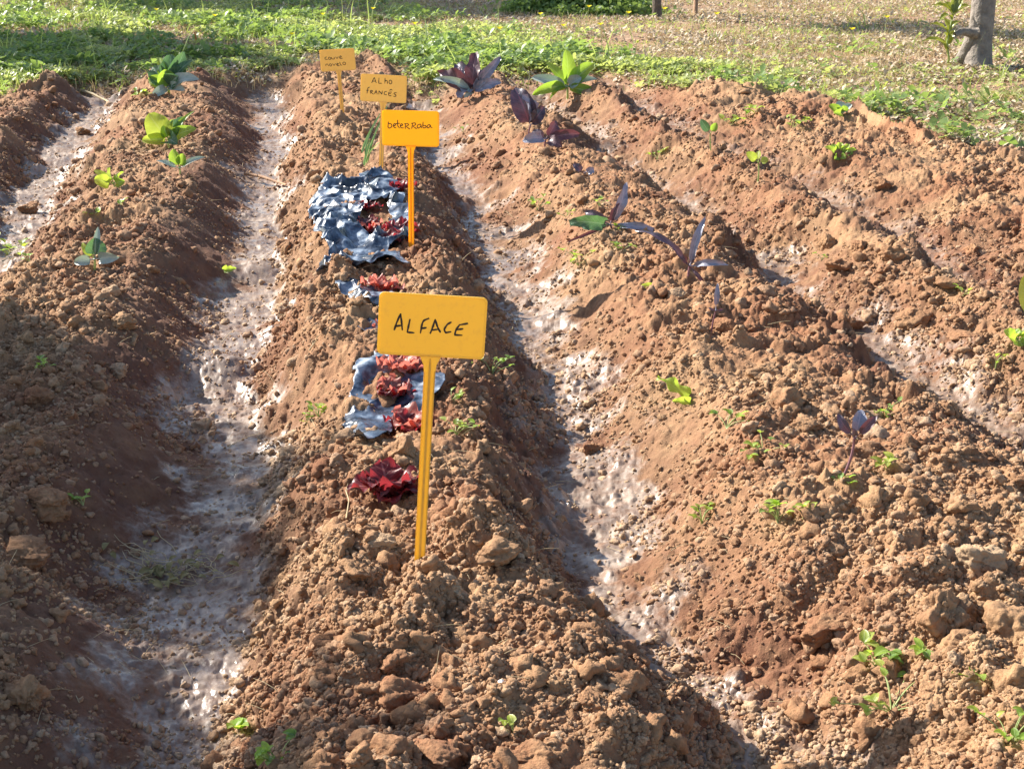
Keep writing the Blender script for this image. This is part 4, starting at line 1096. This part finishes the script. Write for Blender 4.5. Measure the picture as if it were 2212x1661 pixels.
# root flare, stub and suckers on that tree
mb = MB(); f0 = hit(2062, 140); tube(mb, bez(f0-[0, 0, .03], tb+[-.05, -.03, .06], tb+tdir*.28+[-.035, 0, 0], 8), np.array([.03, .04, .045, .045, .042, .038, .03, .02]), None, 12); mb.build("root_flare", M['bark'], TT, tb)
mb = MB(); s0 = P(2100, 72, tb[1]-.03); tube(mb, [s0+[.03, 0, 0], s0, P(2078, 68, tb[1]-.06), P(2062, 76, tb[1]-.08)], np.array([.03, .028, .02, .014]), None, 10); mb.build("cut_stub", M['bark'], TT, tb)
su = P(2050, 128, tb[1]-.08); mb = MB(); st1 = P(2046, 92, tb[1]-.08); st2 = P(2055, 48, tb[1]-.06); tube(mb, np.array([hit(2046, 140), su, st1, st2, P(2062, 25, tb[1]-.05)]), np.array([.006, .006, .005, .004, .003]), None, 7); mb.build("sucker_stem", M['stemg'], TT, tb)
M['sucker'] = make_leafmat("sucker_leaf", (.14, .18, .03), (.22, .24, .045), (.4, .42, .15), (.45, .5, .06), .35, .3)
for q, (ax_, ay_, bx, by, wd, bd, dy) in enumerate([(2058,38,2014,12,.05,.2,0),(2056,45,2028,48,.04,.35,-.05),(2060,30,2080,-6,.05,.1,.03),(2060,34,2096,14,.045,.2,.02),(2058,30,2040,4,.045,.1,.02),(2050,80,2010,52,.05,.15,-.03),(2048,95,2040,70,.045,.1,0),(2046,100,2062,66,.045,.1,.02),(2048,112,1992,90,.05,.2,-.05),(2046,118,2005,84,.04,.25,.05),(2054,64,2072,46,.04,.15,0),(2052,70,2040,40,.04,.1,.05),(2060,26,2066,-12,.045,.05,.04)]):
    mb = MB(); leaf(mb, P(ax_, ay_, tb[1]-.07), P(bx, by, tb[1]-.07+dy), wd, bd, (0, -.3, 1), cup=.2, ruf=.05, rn=4, shape=(.9, .7)); mb.build("sucker_leaf", M['sucker'], TT, tb)
b2 = hit(1420, 40); tree("young_tree", "slim dark trunk of a young tree at the top of the picture", b2, b2+[.0, .03, .9], .036, .026, b2+[0, 0, 1.5], (.6, .6, .6), 2600, 22, 'bark2', 'treeleaf', .08, .02, 30)
b3 = hit(1502, 33); mb = MB()
tube(mb, np.array([b3-[0, 0, .05], b3+[0, 0, .5], b3+[-.03, 0, 1.2]]), np.array([.018, .017, .015]), None, 8); o = mb.build("wooden_stake", M['wood'], None, b3); o.location = b3; tag(o, "thin brown wooden stake right of the slim dark trunk", "stake")
# dark low bush
def bush(name, label, c, rad, nl, seed, mat, L=.05, wd=.014):
    r = np.random.default_rng(seed); t = thing(name, label, "bush", c)
    cl = r.normal(size=(60, 3)); cl /= np.linalg.norm(cl, axis=1)[:, None]; cl[:, 2] = np.abs(cl[:, 2]); cl = cl*(r.uniform(.3, 1, 60)**.4)[:, None]*np.array(rad)
    mb = MB()
    for q in range(0, 60, 2): tube(mb, bez(np.zeros(3), cl[q]*[.4, .4, .7], cl[q], 5), .005, .002, 5)
    mb.build("branches", M['bark2'], t)
    k = r.integers(0, 60, nl); p_ = cl[k]+r.normal(size=(nl, 3))*np.array(rad)*.12; p_[:, 2] = np.abs(p_[:, 2])
    V, Q = leafcards(p_, r, L, wd); link("foliage", mesh_from("foliage", V, Q, M[mat]), t)
bb = hit(1250, 30); bush("low_bush", "dark green low bush at the top centre beside the slim trunk", bb, (.62, .35, .16), 9000, 71, 'cover2')
# trees outside the picture whose shade falls on the plot
def shade(px, py, hgt, z0=0.0):
    s_ = bp(px, py, z0); k = hgt/math.tan(SUN_EL); return np.array([s_[0]+sd[0]*k, s_[1]+sd[1]*k, hgt])
def shade_tree(label, spot, hgt, rad, nl, seed, trunk_off=(0, 0), L=.10, wd=.028, cl=60):
    c = shade(*spot, hgt); b = np.array([c[0]+trunk_off[0], c[1]+trunk_off[1], 0.0]); b[2] = Hz(b[0], b[1], False)
    tree("shade_tree", label, b, b*[1, 1, 0]+[0, 0, hgt-rad[2]*.7], .09, .06, c, rad, nl, seed, 'bark', 'treeleaf', L, wd, cl, group="orchard trees left of the plot")
shade_tree("small orchard tree standing left of the plot", (-230, 880), 2.1, (.45, .42, .35), 4600, 81, (-.3, .2), .09, .022, 30)
shade_tree("orchard tree nearest to the camera, left of the plot", (-330, 1500), 1.9, (.36, .34, .3), 3600, 84, (-.3, .1), .09, .022, 26)
shade_tree("orchard tree beyond the left end of the grass", (60, 112), 2.6, (1.35, .9, .8), 11000, 82)
shade_tree("orchard tree behind the grass strip, farthest on the left", (760, 12), 3.0, (2.0, .9, .9), 14000, 83)
